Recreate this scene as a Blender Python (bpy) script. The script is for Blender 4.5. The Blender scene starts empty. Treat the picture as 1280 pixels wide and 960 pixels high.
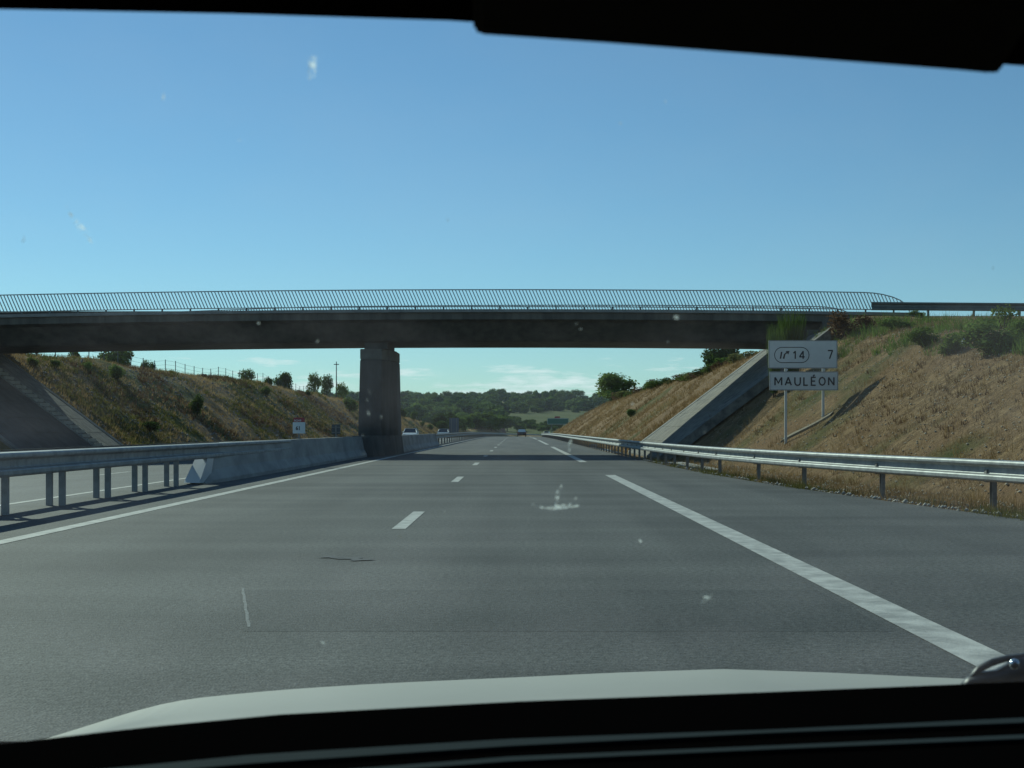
import bpy, bmesh, math, random
import numpy as np
from mathutils import Vector, Matrix, noise
random.seed(7); rng = np.random.default_rng(7)
S = bpy.context.scene
C = S.collection
R = math.radians
# ------------------------------------------------------------------ camera
F, H0, VX, VY = 1686.0, 1.07, 646.0, 537.0      # focal (px of a 1280 px frame), eye height, vanishing point
cd = bpy.data.cameras.new('camera'); cam = bpy.data.objects.new('camera', cd); C.objects.link(cam)
cam.location = (0, 0, H0); cam.rotation_euler = (R(90), 0, 0)
cd.sensor_width = 36; cd.lens = 36 * F / 1280
cd.shift_x = -(VX - 640) / 1280; cd.shift_y = (VY - 480) / 1280
cd.clip_start = 0.05; cd.clip_end = 20000
cd.dof.use_dof = True; cd.dof.focus_distance = 45; cd.dof.aperture_fstop = 30
S.camera = cam
# ------------------------------------------------------------------ light
CX, CY = 0.98, 1.38                              # shadow run per metre of height: to the right, towards the camera
SUN_EL = math.atan(1 / math.hypot(CX, CY)); SUN_AZ = math.atan2(-CX, CY)   # azimuth from +Y, negative = left
w = bpy.data.worlds.new('World'); S.world = w; w.use_nodes = True
nt = w.node_tree; nt.nodes.clear()
def wn(t, **k):
    n = nt.nodes.new(t)
    for a, b in k.items(): setattr(n, a, b)
    return n
sky = wn('ShaderNodeTexSky', sky_type='NISHITA', sun_disc=False, sun_elevation=SUN_EL, sun_rotation=SUN_AZ)
sky.air_density = 1.0; sky.dust_density = 0.02; sky.ozone_density = 2.6; sky.altitude = 300
bg = wn('ShaderNodeBackground'); out = wn('ShaderNodeOutputWorld')
bg.inputs['Strength'].default_value = 0.082
tc = wn('ShaderNodeTexCoord'); sx = wn('ShaderNodeSeparateXYZ'); nt.links.new(tc.outputs['Generated'], sx.inputs[0])
mp = wn('ShaderNodeMapping'); mp.inputs['Scale'].default_value = (13, 13, 95)
nt.links.new(tc.outputs['Generated'], mp.inputs[0])
nz = wn('ShaderNodeTexNoise'); nz.inputs['Scale'].default_value = 1.5; nz.inputs['Detail'].default_value = 7; nz.inputs['Roughness'].default_value = 0.6
nt.links.new(mp.outputs[0], nz.inputs['Vector'])
# cloud cover: a bank low on the horizon all the way round, breaking up above
cr = wn('ShaderNodeValToRGB'); e = cr.color_ramp.elements
e[0].position = 0.0; e[0].color = (0.66, 0.66, 0.66, 1)
e[1].position = 0.066; e[1].color = (0.0, 0.0, 0.0, 1)
for p_, v_ in ((0.022, 0.56), (0.032, 0.44), (0.050, 0.36)):
    q = e.new(p_); q.color = (v_, v_, v_, 1)
nt.links.new(sx.outputs['Z'], cr.inputs[0])
ad = wn('ShaderNodeMath', operation='ADD'); nt.links.new(nz.outputs['Fac'], ad.inputs[0]); nt.links.new(cr.outputs[0], ad.inputs[1])
rm = wn('ShaderNodeMapRange'); rm.inputs['From Min'].default_value = 0.92; rm.inputs['From Max'].default_value = 1.10; rm.inputs['To Max'].default_value = 0.95
nt.links.new(ad.outputs[0], rm.inputs['Value'])
hs = wn('ShaderNodeHueSaturation'); hs.inputs['Hue'].default_value = 0.5; hs.inputs['Saturation'].default_value = 0.95; hs.inputs['Value'].default_value = 1.0
nt.links.new(sky.outputs[0], hs.inputs['Color'])
mx = wn('ShaderNodeMixRGB'); mx.inputs['Color2'].default_value = (12.0, 11.8, 12.4, 1)
tn = wn('ShaderNodeMixRGB', blend_type='MULTIPLY'); tn.inputs['Fac'].default_value = 1; tn.inputs['Color2'].default_value = (0.84, 1.01, 1.15, 1)
nt.links.new(hs.outputs[0], tn.inputs['Color1'])
nt.links.new(rm.outputs[0], mx.inputs['Fac']); nt.links.new(tn.outputs[0], mx.inputs['Color1'])
nt.links.new(mx.outputs[0], bg.inputs['Color']); nt.links.new(bg.outputs[0], out.inputs['Surface'])
sl = bpy.data.lights.new('sun', 'SUN'); sl.energy = 3.6; sl.angle = R(0.5); sl.color = (1, 0.93, 0.82)
so = bpy.data.objects.new('sun', sl); C.objects.link(so)
so.rotation_euler = Vector((CX, -CY, -1)).to_track_quat('-Z', 'Y').to_euler()
S.view_settings.view_transform = 'Standard'; S.view_settings.look = 'None'
S.view_settings.exposure = 0.0; S.view_settings.gamma = 1; S.view_settings.use_curve_mapping = False
S.render.engine = 'CYCLES'
S.cycles.max_bounces = 6; S.cycles.transparent_max_bounces = 12
# ------------------------------------------------------------------ materials
MATS = {}
def mat(name, col, rough=0.7, metal=0.0, var=0.0, scale=3.0, col2=None, bump=0.0, bscale=None, spec=0.5, detail=5, mscale=None, coords='Object'):
    if name in MATS: return MATS[name]
    m = bpy.data.materials.new(name); m.use_nodes = True; MATS[name] = m
    t = m.node_tree; b = t.nodes['Principled BSDF']
    b.inputs['Roughness'].default_value = rough; b.inputs['Metallic'].default_value = metal
    b.inputs['Specular IOR Level'].default_value = spec
    b.inputs['Base Color'].default_value = (*col, 1)
    if col2 or var or bump:
        tcn = t.nodes.new('ShaderNodeTexCoord'); mpn = t.nodes.new('ShaderNodeMapping')
        t.links.new(tcn.outputs[coords], mpn.inputs[0])
        if mscale: mpn.inputs['Scale'].default_value = mscale
        n = t.nodes.new('ShaderNodeTexNoise'); n.inputs['Scale'].default_value = scale; n.inputs['Detail'].default_value = detail
        n.inputs['Roughness'].default_value = 0.62
        t.links.new(mpn.outputs[0], n.inputs['Vector'])
        if col2 or var:
            c2 = col2 or tuple(c * (1 - var) for c in col)
            r = t.nodes.new('ShaderNodeValToRGB'); r.color_ramp.elements[0].position = 0.36; r.color_ramp.elements[1].position = 0.64
            r.color_ramp.elements[0].color = (*c2, 1); r.color_ramp.elements[1].color = (*col, 1)
            t.links.new(n.outputs['Fac'], r.inputs[0]); t.links.new(r.outputs[0], b.inputs['Base Color'])
        if bump:
            n2 = t.nodes.new('ShaderNodeTexNoise'); n2.inputs['Scale'].default_value = bscale or scale * 4; n2.inputs['Detail'].default_value = 4
            t.links.new(mpn.outputs[0], n2.inputs['Vector'])
            bp = t.nodes.new('ShaderNodeBump'); bp.inputs['Strength'].default_value = min(1, bump); bp.inputs['Distance'].default_value = 0.02
            t.links.new(n2.outputs['Fac'], bp.inputs['Height']); t.links.new(bp.outputs[0], b.inputs['Normal'])
    return m
def foliage(name, c1, c2, trans=0.35, scale=1.2):
    m = bpy.data.materials.new(name); m.use_nodes = True; t = m.node_tree; t.nodes.clear(); MATS[name] = m
    o = t.nodes.new('ShaderNodeOutputMaterial'); d = t.nodes.new('ShaderNodeBsdfDiffuse'); tr = t.nodes.new('ShaderNodeBsdfTranslucent'); mxs = t.nodes.new('ShaderNodeMixShader')
    mxs.inputs[0].default_value = trans
    tcn = t.nodes.new('ShaderNodeTexCoord'); n = t.nodes.new('ShaderNodeTexNoise'); n.inputs['Scale'].default_value = scale; n.inputs['Detail'].default_value = 3
    oi = t.nodes.new('ShaderNodeObjectInfo'); a = t.nodes.new('ShaderNodeMath'); a.operation = 'MULTIPLY_ADD'; a.inputs[1].default_value = 0.35; a.inputs[2].default_value = -0.17
    a2 = t.nodes.new('ShaderNodeMath'); a2.operation = 'ADD'
    t.links.new(tcn.outputs['Object'], n.inputs['Vector']); t.links.new(oi.outputs['Random'], a.inputs[0])
    t.links.new(n.outputs['Fac'], a2.inputs[0]); t.links.new(a.outputs[0], a2.inputs[1])
    r = t.nodes.new('ShaderNodeValToRGB'); r.color_ramp.elements[0].position = 0.32; r.color_ramp.elements[1].position = 0.68
    r.color_ramp.elements[0].color = (*c1, 1); r.color_ramp.elements[1].color = (*c2, 1)
    t.links.new(a2.outputs[0], r.inputs[0])
    for s_ in (d, tr): t.links.new(r.outputs[0], s_.inputs['Color'])
    t.links.new(d.outputs[0], mxs.inputs[1]); t.links.new(tr.outputs[0], mxs.inputs[2]); t.links.new(mxs.outputs[0], o.inputs[0])
    return m
LEAF = foliage('oak_leaf', (0.050, 0.085, 0.024), (0.18, 0.25, 0.065), 0.42)
LEAF2 = foliage('hedge_leaf', (0.07, 0.10, 0.026), (0.20, 0.26, 0.07), 0.42)
BROOM = foliage('broom_leaf', (0.07, 0.11, 0.022), (0.17, 0.24, 0.06), 0.42)
DRY = foliage('dry_grass', (0.22, 0.14, 0.06), (0.53, 0.355, 0.165), 0.3, 0.25)
DRYB = foliage('dry_brush', (0.12, 0.065, 0.035), (0.26, 0.17, 0.10), 0.25, 0.6)
WEED = foliage('green_weed', (0.10, 0.095, 0.022), (0.19, 0.175, 0.05), 0.3, 0.4)
BARK = mat('bark', (0.09, 0.07, 0.05), 0.9, var=0.4, scale=6)
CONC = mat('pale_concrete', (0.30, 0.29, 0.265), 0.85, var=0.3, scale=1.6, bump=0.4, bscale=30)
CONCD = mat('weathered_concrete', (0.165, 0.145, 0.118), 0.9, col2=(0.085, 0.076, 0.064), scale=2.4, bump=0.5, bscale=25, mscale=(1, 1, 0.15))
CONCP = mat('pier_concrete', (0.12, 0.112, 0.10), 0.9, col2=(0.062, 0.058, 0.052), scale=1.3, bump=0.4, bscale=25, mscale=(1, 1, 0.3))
CONCB = mat('barrier_concrete', (0.40, 0.385, 0.35), 0.85, col2=(0.25, 0.24, 0.22), scale=1.4, bump=0.3, bscale=30, mscale=(1, 0.5, 1))
GALV = mat('galvanised_steel', (0.38, 0.39, 0.38), 0.6, 0.4, var=0.35, scale=5)
GALVD = mat('dull_galvanised_steel', (0.26, 0.25, 0.23), 0.6, 0.4, var=0.3, scale=8)
GALVB = mat('darkened_steel', (0.10, 0.13, 0.125), 0.55, 0.3, var=0.3, scale=4)
RAILG = mat('railing_paint', (0.38, 0.42, 0.40), 0.5, 0.2, var=0.2, scale=4)
PAINT = mat('road_paint', (0.60, 0.58, 0.52), 0.75, col2=(0.33, 0.32, 0.29), scale=4.5, bump=0.2, bscale=60)
SIGNW = mat('sign_face', (0.62, 0.61, 0.58), 0.5, var=0.08, scale=3)
SIGNK = mat('sign_black', (0.012, 0.012, 0.014), 0.6)
SIGNR = mat('sign_red', (0.30, 0.03, 0.04), 0.5)
SIGNB = mat('sign_back', (0.085, 0.095, 0.10), 0.6, 0.3)
SIGNG = mat('sign_green', (0.0, 0.12, 0.075), 0.5)
STONE = mat('pale_stone', (0.50, 0.45, 0.38), 0.9, var=0.4, scale=2)
TIN = mat('sunlit_white', (0.7, 0.7, 0.68), 0.35)

def asphalt(name, c1, c2, sc):
    m = bpy.data.materials.new(name); m.use_nodes = True; t = m.node_tree; b = t.nodes['Principled BSDF']; N = t.nodes.new; L = t.links.new
    b.inputs['Roughness'].default_value = 0.82; b.inputs['Specular IOR Level'].default_value = 0.35
    g = N('ShaderNodeNewGeometry')
    m1 = N('ShaderNodeMapping'); m1.inputs['Scale'].default_value = (1.0, 0.06, 1); L(g.outputs['Position'], m1.inputs[0])
    n1 = N('ShaderNodeTexNoise'); n1.inputs['Scale'].default_value = 0.9; n1.inputs['Detail'].default_value = 5; L(m1.outputs[0], n1.inputs['Vector'])
    m3 = N('ShaderNodeMapping'); m3.inputs['Scale'].default_value = (0.16, 0.75, 1); L(g.outputs['Position'], m3.inputs[0])
    n3 = N('ShaderNodeTexNoise'); n3.inputs['Scale'].default_value = 1.0; n3.inputs['Detail'].default_value = 4; L(m3.outputs[0], n3.inputs['Vector'])
    n2 = N('ShaderNodeTexNoise'); n2.inputs['Scale'].default_value = 26; n2.inputs['Detail'].default_value = 5; n2.inputs['Roughness'].default_value = 0.8; L(g.outputs['Position'], n2.inputs['Vector'])
    v = N('ShaderNodeTexVoronoi'); v.inputs['Scale'].default_value = 85; L(g.outputs['Position'], v.inputs['Vector'])
    a = N('ShaderNodeMath'); a.operation = 'MULTIPLY_ADD'; a.inputs[1].default_value = 1.1; L(n3.outputs['Fac'], a.inputs[0]); L(n1.outputs['Fac'], a.inputs[2])
    r = N('ShaderNodeMapRange'); r.inputs['From Min'].default_value = 0.80; r.inputs['From Max'].default_value = 1.30; L(a.outputs[0], r.inputs['Value'])
    mxc = N('ShaderNodeMixRGB'); mxc.inputs['Color1'].default_value = (*c2, 1); mxc.inputs['Color2'].default_value = (*c1, 1); L(r.outputs[0], mxc.inputs['Fac'])
    r2 = N('ShaderNodeMapRange'); r2.inputs['From Min'].default_value = 0.3; r2.inputs['From Max'].default_value = 0.7; r2.inputs['To Min'].default_value = 0.2; r2.inputs['To Max'].default_value = 1.8; L(n2.outputs['Fac'], r2.inputs['Value'])
    ml = N('ShaderNodeMixRGB'); ml.blend_type = 'MULTIPLY'; ml.inputs['Fac'].default_value = 1; L(mxc.outputs[0], ml.inputs['Color1']); L(r2.outputs[0], ml.inputs['Color2'])
    L(ml.outputs[0], b.inputs['Base Color'])
    bp = N('ShaderNodeBump'); bp.inputs['Strength'].default_value = 0.5; bp.inputs['Distance'].default_value = 0.006; L(v.outputs['Distance'], bp.inputs['Height']); L(bp.outputs[0], b.inputs['Normal'])
    MATS[name] = m; return m
ASPH = asphalt('asphalt', (0.118, 0.116, 0.106), (0.056, 0.056, 0.053), 1)
ASPH2 = asphalt('old_asphalt', (0.12, 0.12, 0.115), (0.09, 0.09, 0.088), 1)
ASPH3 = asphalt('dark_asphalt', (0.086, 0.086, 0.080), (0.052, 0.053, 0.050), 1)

# ------------------------------------------------------------------ mesh helpers
def link(name, me, m=None, parent=None):
    o = bpy.data.objects.new(name, me); C.objects.link(o)
    if m is not None and me is not None and len(me.materials) == 0:
        for q in (m if isinstance(m, (list, tuple)) else [m]): me.materials.append(q)
    if parent: o.parent = parent
    return o
def mesh(name, v, f, smooth=False):
    me = bpy.data.meshes.new(name); me.from_pydata([tuple(a) for a in v], [], [tuple(a) for a in f]); me.update()
    if smooth:
        for p in me.polygons: p.use_smooth = True
    return me
def npmesh(name, V, Fq, smooth=False):
    V = np.asarray(V, dtype=np.float32); Fq = np.asarray(Fq, dtype=np.int32); k = Fq.shape[1]
    me = bpy.data.meshes.new(name); me.vertices.add(len(V)); me.vertices.foreach_set('co', V.ravel())
    me.loops.add(Fq.size); me.loops.foreach_set('vertex_index', Fq.ravel())
    me.polygons.add(len(Fq)); me.polygons.foreach_set('loop_start', np.arange(0, Fq.size, k, dtype=np.int32)); me.polygons.foreach_set('loop_total', np.full(len(Fq), k, dtype=np.int32))
    if smooth: me.polygons.foreach_set('use_smooth', np.ones(len(Fq), dtype=bool))
    me.update(calc_edges=True); me.validate(); return me
def tag(o, label=None, cat=None, group=None, kind=None):
    if label: o['label'] = label
    if cat: o['category'] = cat
    if group: o['group'] = group
    if kind: o['kind'] = kind
    return o
def thing(name, label, cat, loc=(0, 0, 0), rz=0, group=None):
    o = bpy.data.objects.new(name, None); C.objects.link(o); o.location = loc; o.rotation_euler = (0, 0, rz); o.empty_display_size = 0.2
    return tag(o, label, cat, group)
def dup(root, loc=None, rz=None, label=None, scale=None):
    r = root.copy(); C.objects.link(r)
    if loc is not None: r.location = loc
    if rz is not None: r.rotation_euler = (0, 0, rz)
    if scale is not None: r.scale = scale
    if label: r['label'] = label
    for ch in list(root.children):
        c = ch.copy(); C.objects.link(c); c.parent = r
        for g in list(ch.children):
            d = g.copy(); C.objects.link(d); d.parent = c
    return r
class MB:
    def __init__(s): s.v = []; s.f = []
    def add(s, v, f):
        n = len(s.v); s.v += [tuple(a) for a in v]; s.f += [tuple(i + n for i in q) for q in f]; return s
    def box(s, x0, x1, y0, y1, z0, z1):
        return s.add([(x0, y0, z0), (x1, y0, z0), (x1, y1, z0), (x0, y1, z0), (x0, y0, z1), (x1, y0, z1), (x1, y1, z1), (x0, y1, z1)],
                     [(3, 2, 1, 0), (4, 5, 6, 7), (0, 1, 5, 4), (1, 2, 6, 5), (2, 3, 7, 6), (3, 0, 4, 7)])
    def bar(s, a, b, r, n=6):
        a = Vector(a); b = Vector(b); d = (b - a).normalized(); u = d.orthogonal().normalized(); w_ = d.cross(u)
        v = [tuple(p + (u * math.cos(2 * math.pi * k / n) + w_ * math.sin(2 * math.pi * k / n)) * rr) for p, rr in ((a, r if not isinstance(r, tuple) else r[0]), (b, r if not isinstance(r, tuple) else r[1])) for k in range(n)]
        f = [(k, (k + 1) % n, n + (k + 1) % n, n + k) for k in range(n)] + [tuple(range(n - 1, -1, -1)), tuple(range(n, 2 * n))]
        return s.add(v, f)
    def tube(s, pts, r, n=6):
        for a, b in zip(pts, pts[1:]): s.bar(a, b, r, n)
        return s
    def prism(s, poly, z0, z1, poly1=None):
        n = len(poly); p1 = poly1 or poly
        return s.add([(x, y, z0) for x, y in poly] + [(x, y, z1) for x, y in p1], [tuple(range(n - 1, -1, -1)), tuple(range(n, 2 * n))] + [(k, (k + 1) % n, n + (k + 1) % n, n + k) for k in range(n)])
    def xz(s, poly, y0, y1):
        n = len(poly)
        return s.add([(x, y0, z) for x, z in poly] + [(x, y1, z) for x, z in poly], [tuple(range(n)), tuple(range(2 * n - 1, n - 1, -1))] + [((k + 1) % n, k, n + k, n + (k + 1) % n) for k in range(n)])
    def me(s, name, smooth=False, bevel=0, seg=2):
        m = mesh(name, s.v, s.f, smooth)
        b = bmesh.new(); b.from_mesh(m); bmesh.ops.recalc_face_normals(b, faces=b.faces[:])
        if bevel: bmesh.ops.bevel(b, geom=b.edges[:], offset=bevel, segments=seg, affect='EDGES', clamp_overlap=True)
        b.to_mesh(m); b.free(); return m
    def build(s, name, m, parent=None, smooth=False, bevel=0, seg=2): return link(name, s.me(name, smooth, bevel, seg), m, parent)
def ico(r=1, sub=1, jit=0.0, sc=(1, 1, 1), seed=0):
    b = bmesh.new(); bmesh.ops.create_icosphere(b, subdivisions=sub, radius=r); rr = random.Random(seed)
    for v in b.verts:
        k = 1 + rr.uniform(-jit, jit); v.co = Vector((v.co.x * sc[0] * k, v.co.y * sc[1] * k, v.co.z * sc[2] * k))
    return b

# ------------------------------------------------------------------ shape of the place
def interp(x, xs, ys): return float(np.interp(x, xs, ys))
def shift(D): return max(0.0, D - 230) ** 2 / 2000.0 if D < 700 else (470 ** 2 + 2 * 470 * (D - 700)) / 2000.0
KC = 1.63e-5
def base(D):
    if D < 130: return 0.0
    if D < 430: return -KC * (D - 130) ** 2
    return -KC * 300 ** 2
def smooth_table(xs, ys, sig=2.0):
    g = np.arange(-30, 480, 0.5); y = np.interp(g, xs, ys); k = np.exp(-0.5 * (np.arange(-12, 13) * 0.5 / sig) ** 2); k /= k.sum()
    yp = np.pad(y, 12, mode='edge'); return g, np.convolve(yp, k, 'valid')
EG, EV = smooth_table([-30, 0, 10, 16, 20, 26.5, 33, 43, 60, 500], [8.4, 7.4, 6.8, 6.05, 5.55, 4.95, 4.62, 4.42, 4.30, 4.30])
RG, RV = smooth_table([-30, 0, 10, 15, 19, 22.5, 26.1, 29.1, 32.8, 40, 47.5, 60, 500], [11.0, 9.0, 7.9, 7.25, 6.64, 5.98, 5.45, 5.1, 4.82, 4.58, 4.46, 4.42, 4.42], 1.5)
def edge(D): return interp(D, EG, EV)
def railx(D): return interp(D, RG, RV)
LEDGE, LFOOT = -17.4, -18.6
def cross(u): return 0.03 * (u + 7) if u < -7 else 0.0
FX = [-30, 20, 40, 48, 51.9, 52.6, 480]; FV = [8.6, 7.9, 7.1, 6.75, 6.2, 5.63, 5.63]
CRX = [-30, 30, 50, 54, 56, 66, 70, 150, 190, 235, 262, 330]; CRV = [1.2, 3.0, 4.75, 5.62, 5.7, 5.7, 4.8, 4.8, 4.5, 1.6, 0.35, 0.2]
CLX = [-30, 20, 48, 54, 66, 72, 100, 160, 230, 330, 430]; CLV = [3, 4, 5.6, 5.7, 5.7, 5.3, 5.9, 6.2, 6.2, 2.6, 0.5]
def sm(a, b, x): t = min(1, max(0, (x - a) / (b - a))); return t * t * (3 - 2 * t)
HX = [430, 520, 700, 900, 1200, 1500, 1750, 2500, 7000]; HV = [-2, -3, 3.5, 10.5, 20, 33, 34, 20, -10]
def smin(a, b, k): h = max(0.0, min(1.0, 0.5 + 0.5 * (b - a) / k)); return b + (a - b) * h - k * h * (1 - h)
def G(X, D):
    u = X - shift(D); b = base(D); n1 = noise.noise(Vector((X * 0.09, D * 0.06, 3.1))); n2 = noise.noise(Vector((X * 0.5, D * 0.4, 9.7)))
    e = edge(D)
    if LEDGE <= u <= e: z = cross(u)
    elif u > e:
        f = interp(D, FX, FV) if not 52.6 <= D <= 66 else 5.63
        cap = interp(D, CRX, CRV); q = 0.75 * (u - f)
        flat = -0.10 * sm(e, e + 0.5, u)
        if q <= 0: z = flat
        else:
            pave = 52 <= D <= 66 and u < 12.6
            a = 1 if pave else 0
            z = smin(q, cap + ((0.15 if D < 52 else 0.35) * n1 if D < 52 or D > 72 else 0) - 0.01 * max(0, u - 20), 0.7 if not pave else 0.05)
            z = max(z, flat)
            if not 50 < D < 68: z += (0.16 * n2 + 0.12 * n1) * sm(0, 1.5, q) * (1 if D < 260 else 0.4)
    else:
        f = LFOOT; cap = interp(D, CLX, CLV); q = 0.75 * (f - u); zb = cross(LEDGE)
        if q <= 0: z = zb - 0.05
        else:
            pave = 52 <= D <= 66 and u > -25.3
            z = zb + smin(q, cap + (0.5 * n1 if D > 72 else 0) - 0.02 * max(0, -u - 32), 1.0 if not pave else 0.05)
            if not 50 < D < 68: z += (0.3 * n2 + 0.3 * n1) * sm(0, 1.5, q)
    z += b
    # brown spoil mound left of the bend
    z += 3.6 * math.exp(-((X + 9) / 5.5) ** 2 - ((D - 395) / 16) ** 2) if D > 330 else 0
    z += 1.6 * math.exp(-((X - 3.5) / 4.5) ** 2 - ((D - 440) / 16) ** 2) if D > 370 else 0
    if D > 430:
        t = sm(430, 620, D)
        h = interp(D, HX, HV) + (3.0 * noise.noise(Vector((X * 0.004, D * 0.004, 1))) + 5.0 * noise.noise(Vector((X * 0.0017, D * 0.0017, 7)))) * sm(500, 900, D)
        z = z * (1 - t) + h * t
    return z
def hit(px, py, D0=12.0, D1=2600.0):
    a = (px - VX) / F; c = (VY - py) / F; D = D0
    while D < D1:
        if G(a * D, D) >= H0 + c * D: return a * D, D
        D += max(0.15, D * 0.004)
    return None
# ------------------------------------------------------------------ ground
def ground_material():
    m = bpy.data.materials.new('ground_cover'); m.use_nodes = True; t = m.node_tree; b = t.nodes['Principled BSDF']; N = t.nodes.new; L = t.links.new
    b.inputs['Roughness'].default_value = 0.95; b.inputs['Specular IOR Level'].default_value = 0.1
    g = N('ShaderNodeNewGeometry'); sp = N('ShaderNodeSeparateXYZ'); L(g.outputs['Position'], sp.inputs[0])
    def nse(s, d=5, ro=0.6, w=0):
        n = N('ShaderNodeTexNoise'); n.inputs['Scale'].default_value = s; n.inputs['Detail'].default_value = d; n.inputs['Roughness'].default_value = ro
        mpn = N('ShaderNodeMapping'); mpn.inputs['Location'].default_value = (w, w, 0); L(g.outputs['Position'], mpn.inputs[0]); L(mpn.outputs[0], n.inputs['Vector']); return n
    def mr(src, a, c):
        r = N('ShaderNodeMapRange'); r.inputs['From Min'].default_value = a; r.inputs['From Max'].default_value = c; L(src, r.inputs['Value']); return r.outputs[0]
    def mixc(f, a, c):
        x = N('ShaderNodeMixRGB'); L(f, x.inputs['Fac'])
        for s_, i in ((a, 'Color1'), (c, 'Color2')):
            if isinstance(s_, tuple): x.inputs[i].default_value = (*s_, 1)
            else: L(s_, x.inputs[i])
        return x.outputs[0]
    dry = mixc(mr(nse(2.6, 9, 0.85).outputs['Fac'], 0.38, 0.62), (0.15, 0.092, 0.048), (0.50, 0.33, 0.17))
    soil = mixc(mr(nse(0.35, 5, 0.65, 40).outputs['Fac'], 0.42, 0.62), dry, (0.31, 0.19, 0.10))
    # green patches, more of them on the left bank
    side = N('ShaderNodeMapRange'); side.inputs['From Min'].default_value = -16; side.inputs['From Max'].default_value = 2; side.inputs['To Min'].default_value = 0.09; side.inputs['To Max'].default_value = 0.0; L(sp.outputs['X'], side.inputs['Value'])
    ga = N('ShaderNodeMath'); ga.operation = 'ADD'; L(nse(0.13, 5, 0.6, 11).outputs['Fac'], ga.inputs[0]); L(side.outputs[0], ga.inputs[1])
    near = mixc(mr(ga.outputs[0], 0.54, 0.66), soil, (0.105, 0.115, 0.035))
    # far fields: pasture, stubble, hedge bottoms
    fld = N('ShaderNodeTexVoronoi'); fld.inputs['Scale'].default_value = 0.006; L(g.outputs['Position'], fld.inputs['Vector'])
    fs = N('ShaderNodeSeparateColor'); L(fld.outputs['Color'], fs.inputs[0])
    past = mixc(mr(nse(0.02, 5, 0.6, 5).outputs['Fac'], 0.35, 0.65), (0.095, 0.115, 0.035), (0.14, 0.145, 0.055))
    ff = N('ShaderNodeMath'); ff.operation = 'GREATER_THAN'; ff.inputs[1].default_value = 0.78; L(fs.outputs[0], ff.inputs[0])
    far = mixc(ff.outputs[0], past, (0.30, 0.24, 0.13))
    col = mixc(mr(sp.outputs['Y'], 400, 560), near, far)
    L(col, b.inputs['Base Color'])
    bp = N('ShaderNodeBump'); bp.inputs['Strength'].default_value = 1.0; bp.inputs['Distance'].default_value = 0.22
    L(nse(5, 6, 0.75, 3).outputs['Fac'], bp.inputs['Height']); L(bp.outputs[0], b.inputs['Normal'])
    return m
GM = ground_material()
us = sorted(set([round(v, 3) for v in list(np.arange(-40, -14, 0.4)) + [-17.4, -17.2, -10, -7, -3, 0, 2] + list(np.arange(3.4, 22, 0.3)) + list(np.arange(22, 46, 1.0)) + list(-40 - 3 * 1.22 ** np.arange(0, 36)) + list(46 + 3 * 1.22 ** np.arange(0, 36))]))
Ds = list(np.arange(-40, 12, 4)) + list(np.arange(12, 72, 0.35)) + list(np.arange(72, 130, 0.8)) + list(np.arange(130, 300, 2.5)) + list(np.arange(300, 470, 4))
d = 470.0
while d < 9000: Ds.append(d); d *= 1.018
Ds = sorted(set(round(float(q), 3) for q in Ds))
V = []
for D in Ds:
    s_ = shift(D) if D < 600 else shift(600); e_ = edge(D)
    for u in us:
        if D < 480 and 3.4 <= u < 22:
            u2 = e_ + (u - 3.4) * (22 - e_) / 18.6
        else: u2 = u
        X = u2 + s_; z = G(X, D)
        if D < 430 and LEDGE - 0.05 <= u2 <= e_ + 0.02: z -= 0.08
        V.append((X, D, z))
nu = len(us); I = np.arange(len(V)).reshape(len(Ds), nu)
Fq = np.stack([I[:-1, :-1], I[:-1, 1:], I[1:, 1:], I[1:, :-1]], -1).reshape(-1, 4)
tag(link('ground', npmesh('ground', V, Fq, True), GM), kind='structure')
# ------------------------------------------------------------------ road sheets
DR = list(np.arange(-30, 130, 1.0)) + list(np.arange(130, 440, 4.0))
def strip(name, u0, u1, D0, D1, lift, m, parent=None, step=None, nx=2):
    ds = [D0] + [q for q in DR if D0 + 0.01 < q < D1 - 0.01] + [D1]
    vv = []; ff = []
    for D in ds:
        a = u0(D) if callable(u0) else u0; c = u1(D) if callable(u1) else u1
        for k in range(nx):
            u = a + (c - a) * k / (nx - 1); vv.append((u + shift(D), D, base(D) + cross(u) + lift))
    for i in range(len(ds) - 1):
        for k in range(nx - 1): q = i * nx + k; ff.append((q, q + 1, q + nx + 1, q + nx))
    return link(name, mesh(name, vv, ff), m, parent)
road = tag(strip('motorway', -6.999, edge, -30, 436, 0.0, ASPH, nx=6), kind='structure')
opp = tag(strip('opposite_carriageway', LEDGE, -7.001, -30, 436, 0.0, ASPH2, nx=6), kind='structure')
strip('edge_line', -4.98, -4.80, -30, 430, 0.004, PAINT, road)
for k in range(-2, 24):
    D = 14.5 + 13 * k
    if D > 300: break
    strip('lane_dash', -1.345, -1.195, D, D + 3.05, 0.004, PAINT, road)
for D0 in (-7.5, 44.3, 96.3, 148.3, 200.3, 252.3): strip('shoulder_dash', 2.07, 2.31, D0, D0 + 39.2, 0.004, PAINT, road)
strip('inner_edge_line', -7.42, -7.26, -30, 430, 0.004, PAINT, opp)
for k in range(0, 24): strip('lane_dash', -10.98, -10.83, 9 + 13 * k, 12 + 13 * k, 0.004, PAINT, opp)
for k in range(0, 6): strip('shoulder_dash', -14.55, -14.33, 3 + 52 * k, 42 + 52 * k, 0.004, PAINT, opp)
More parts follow.
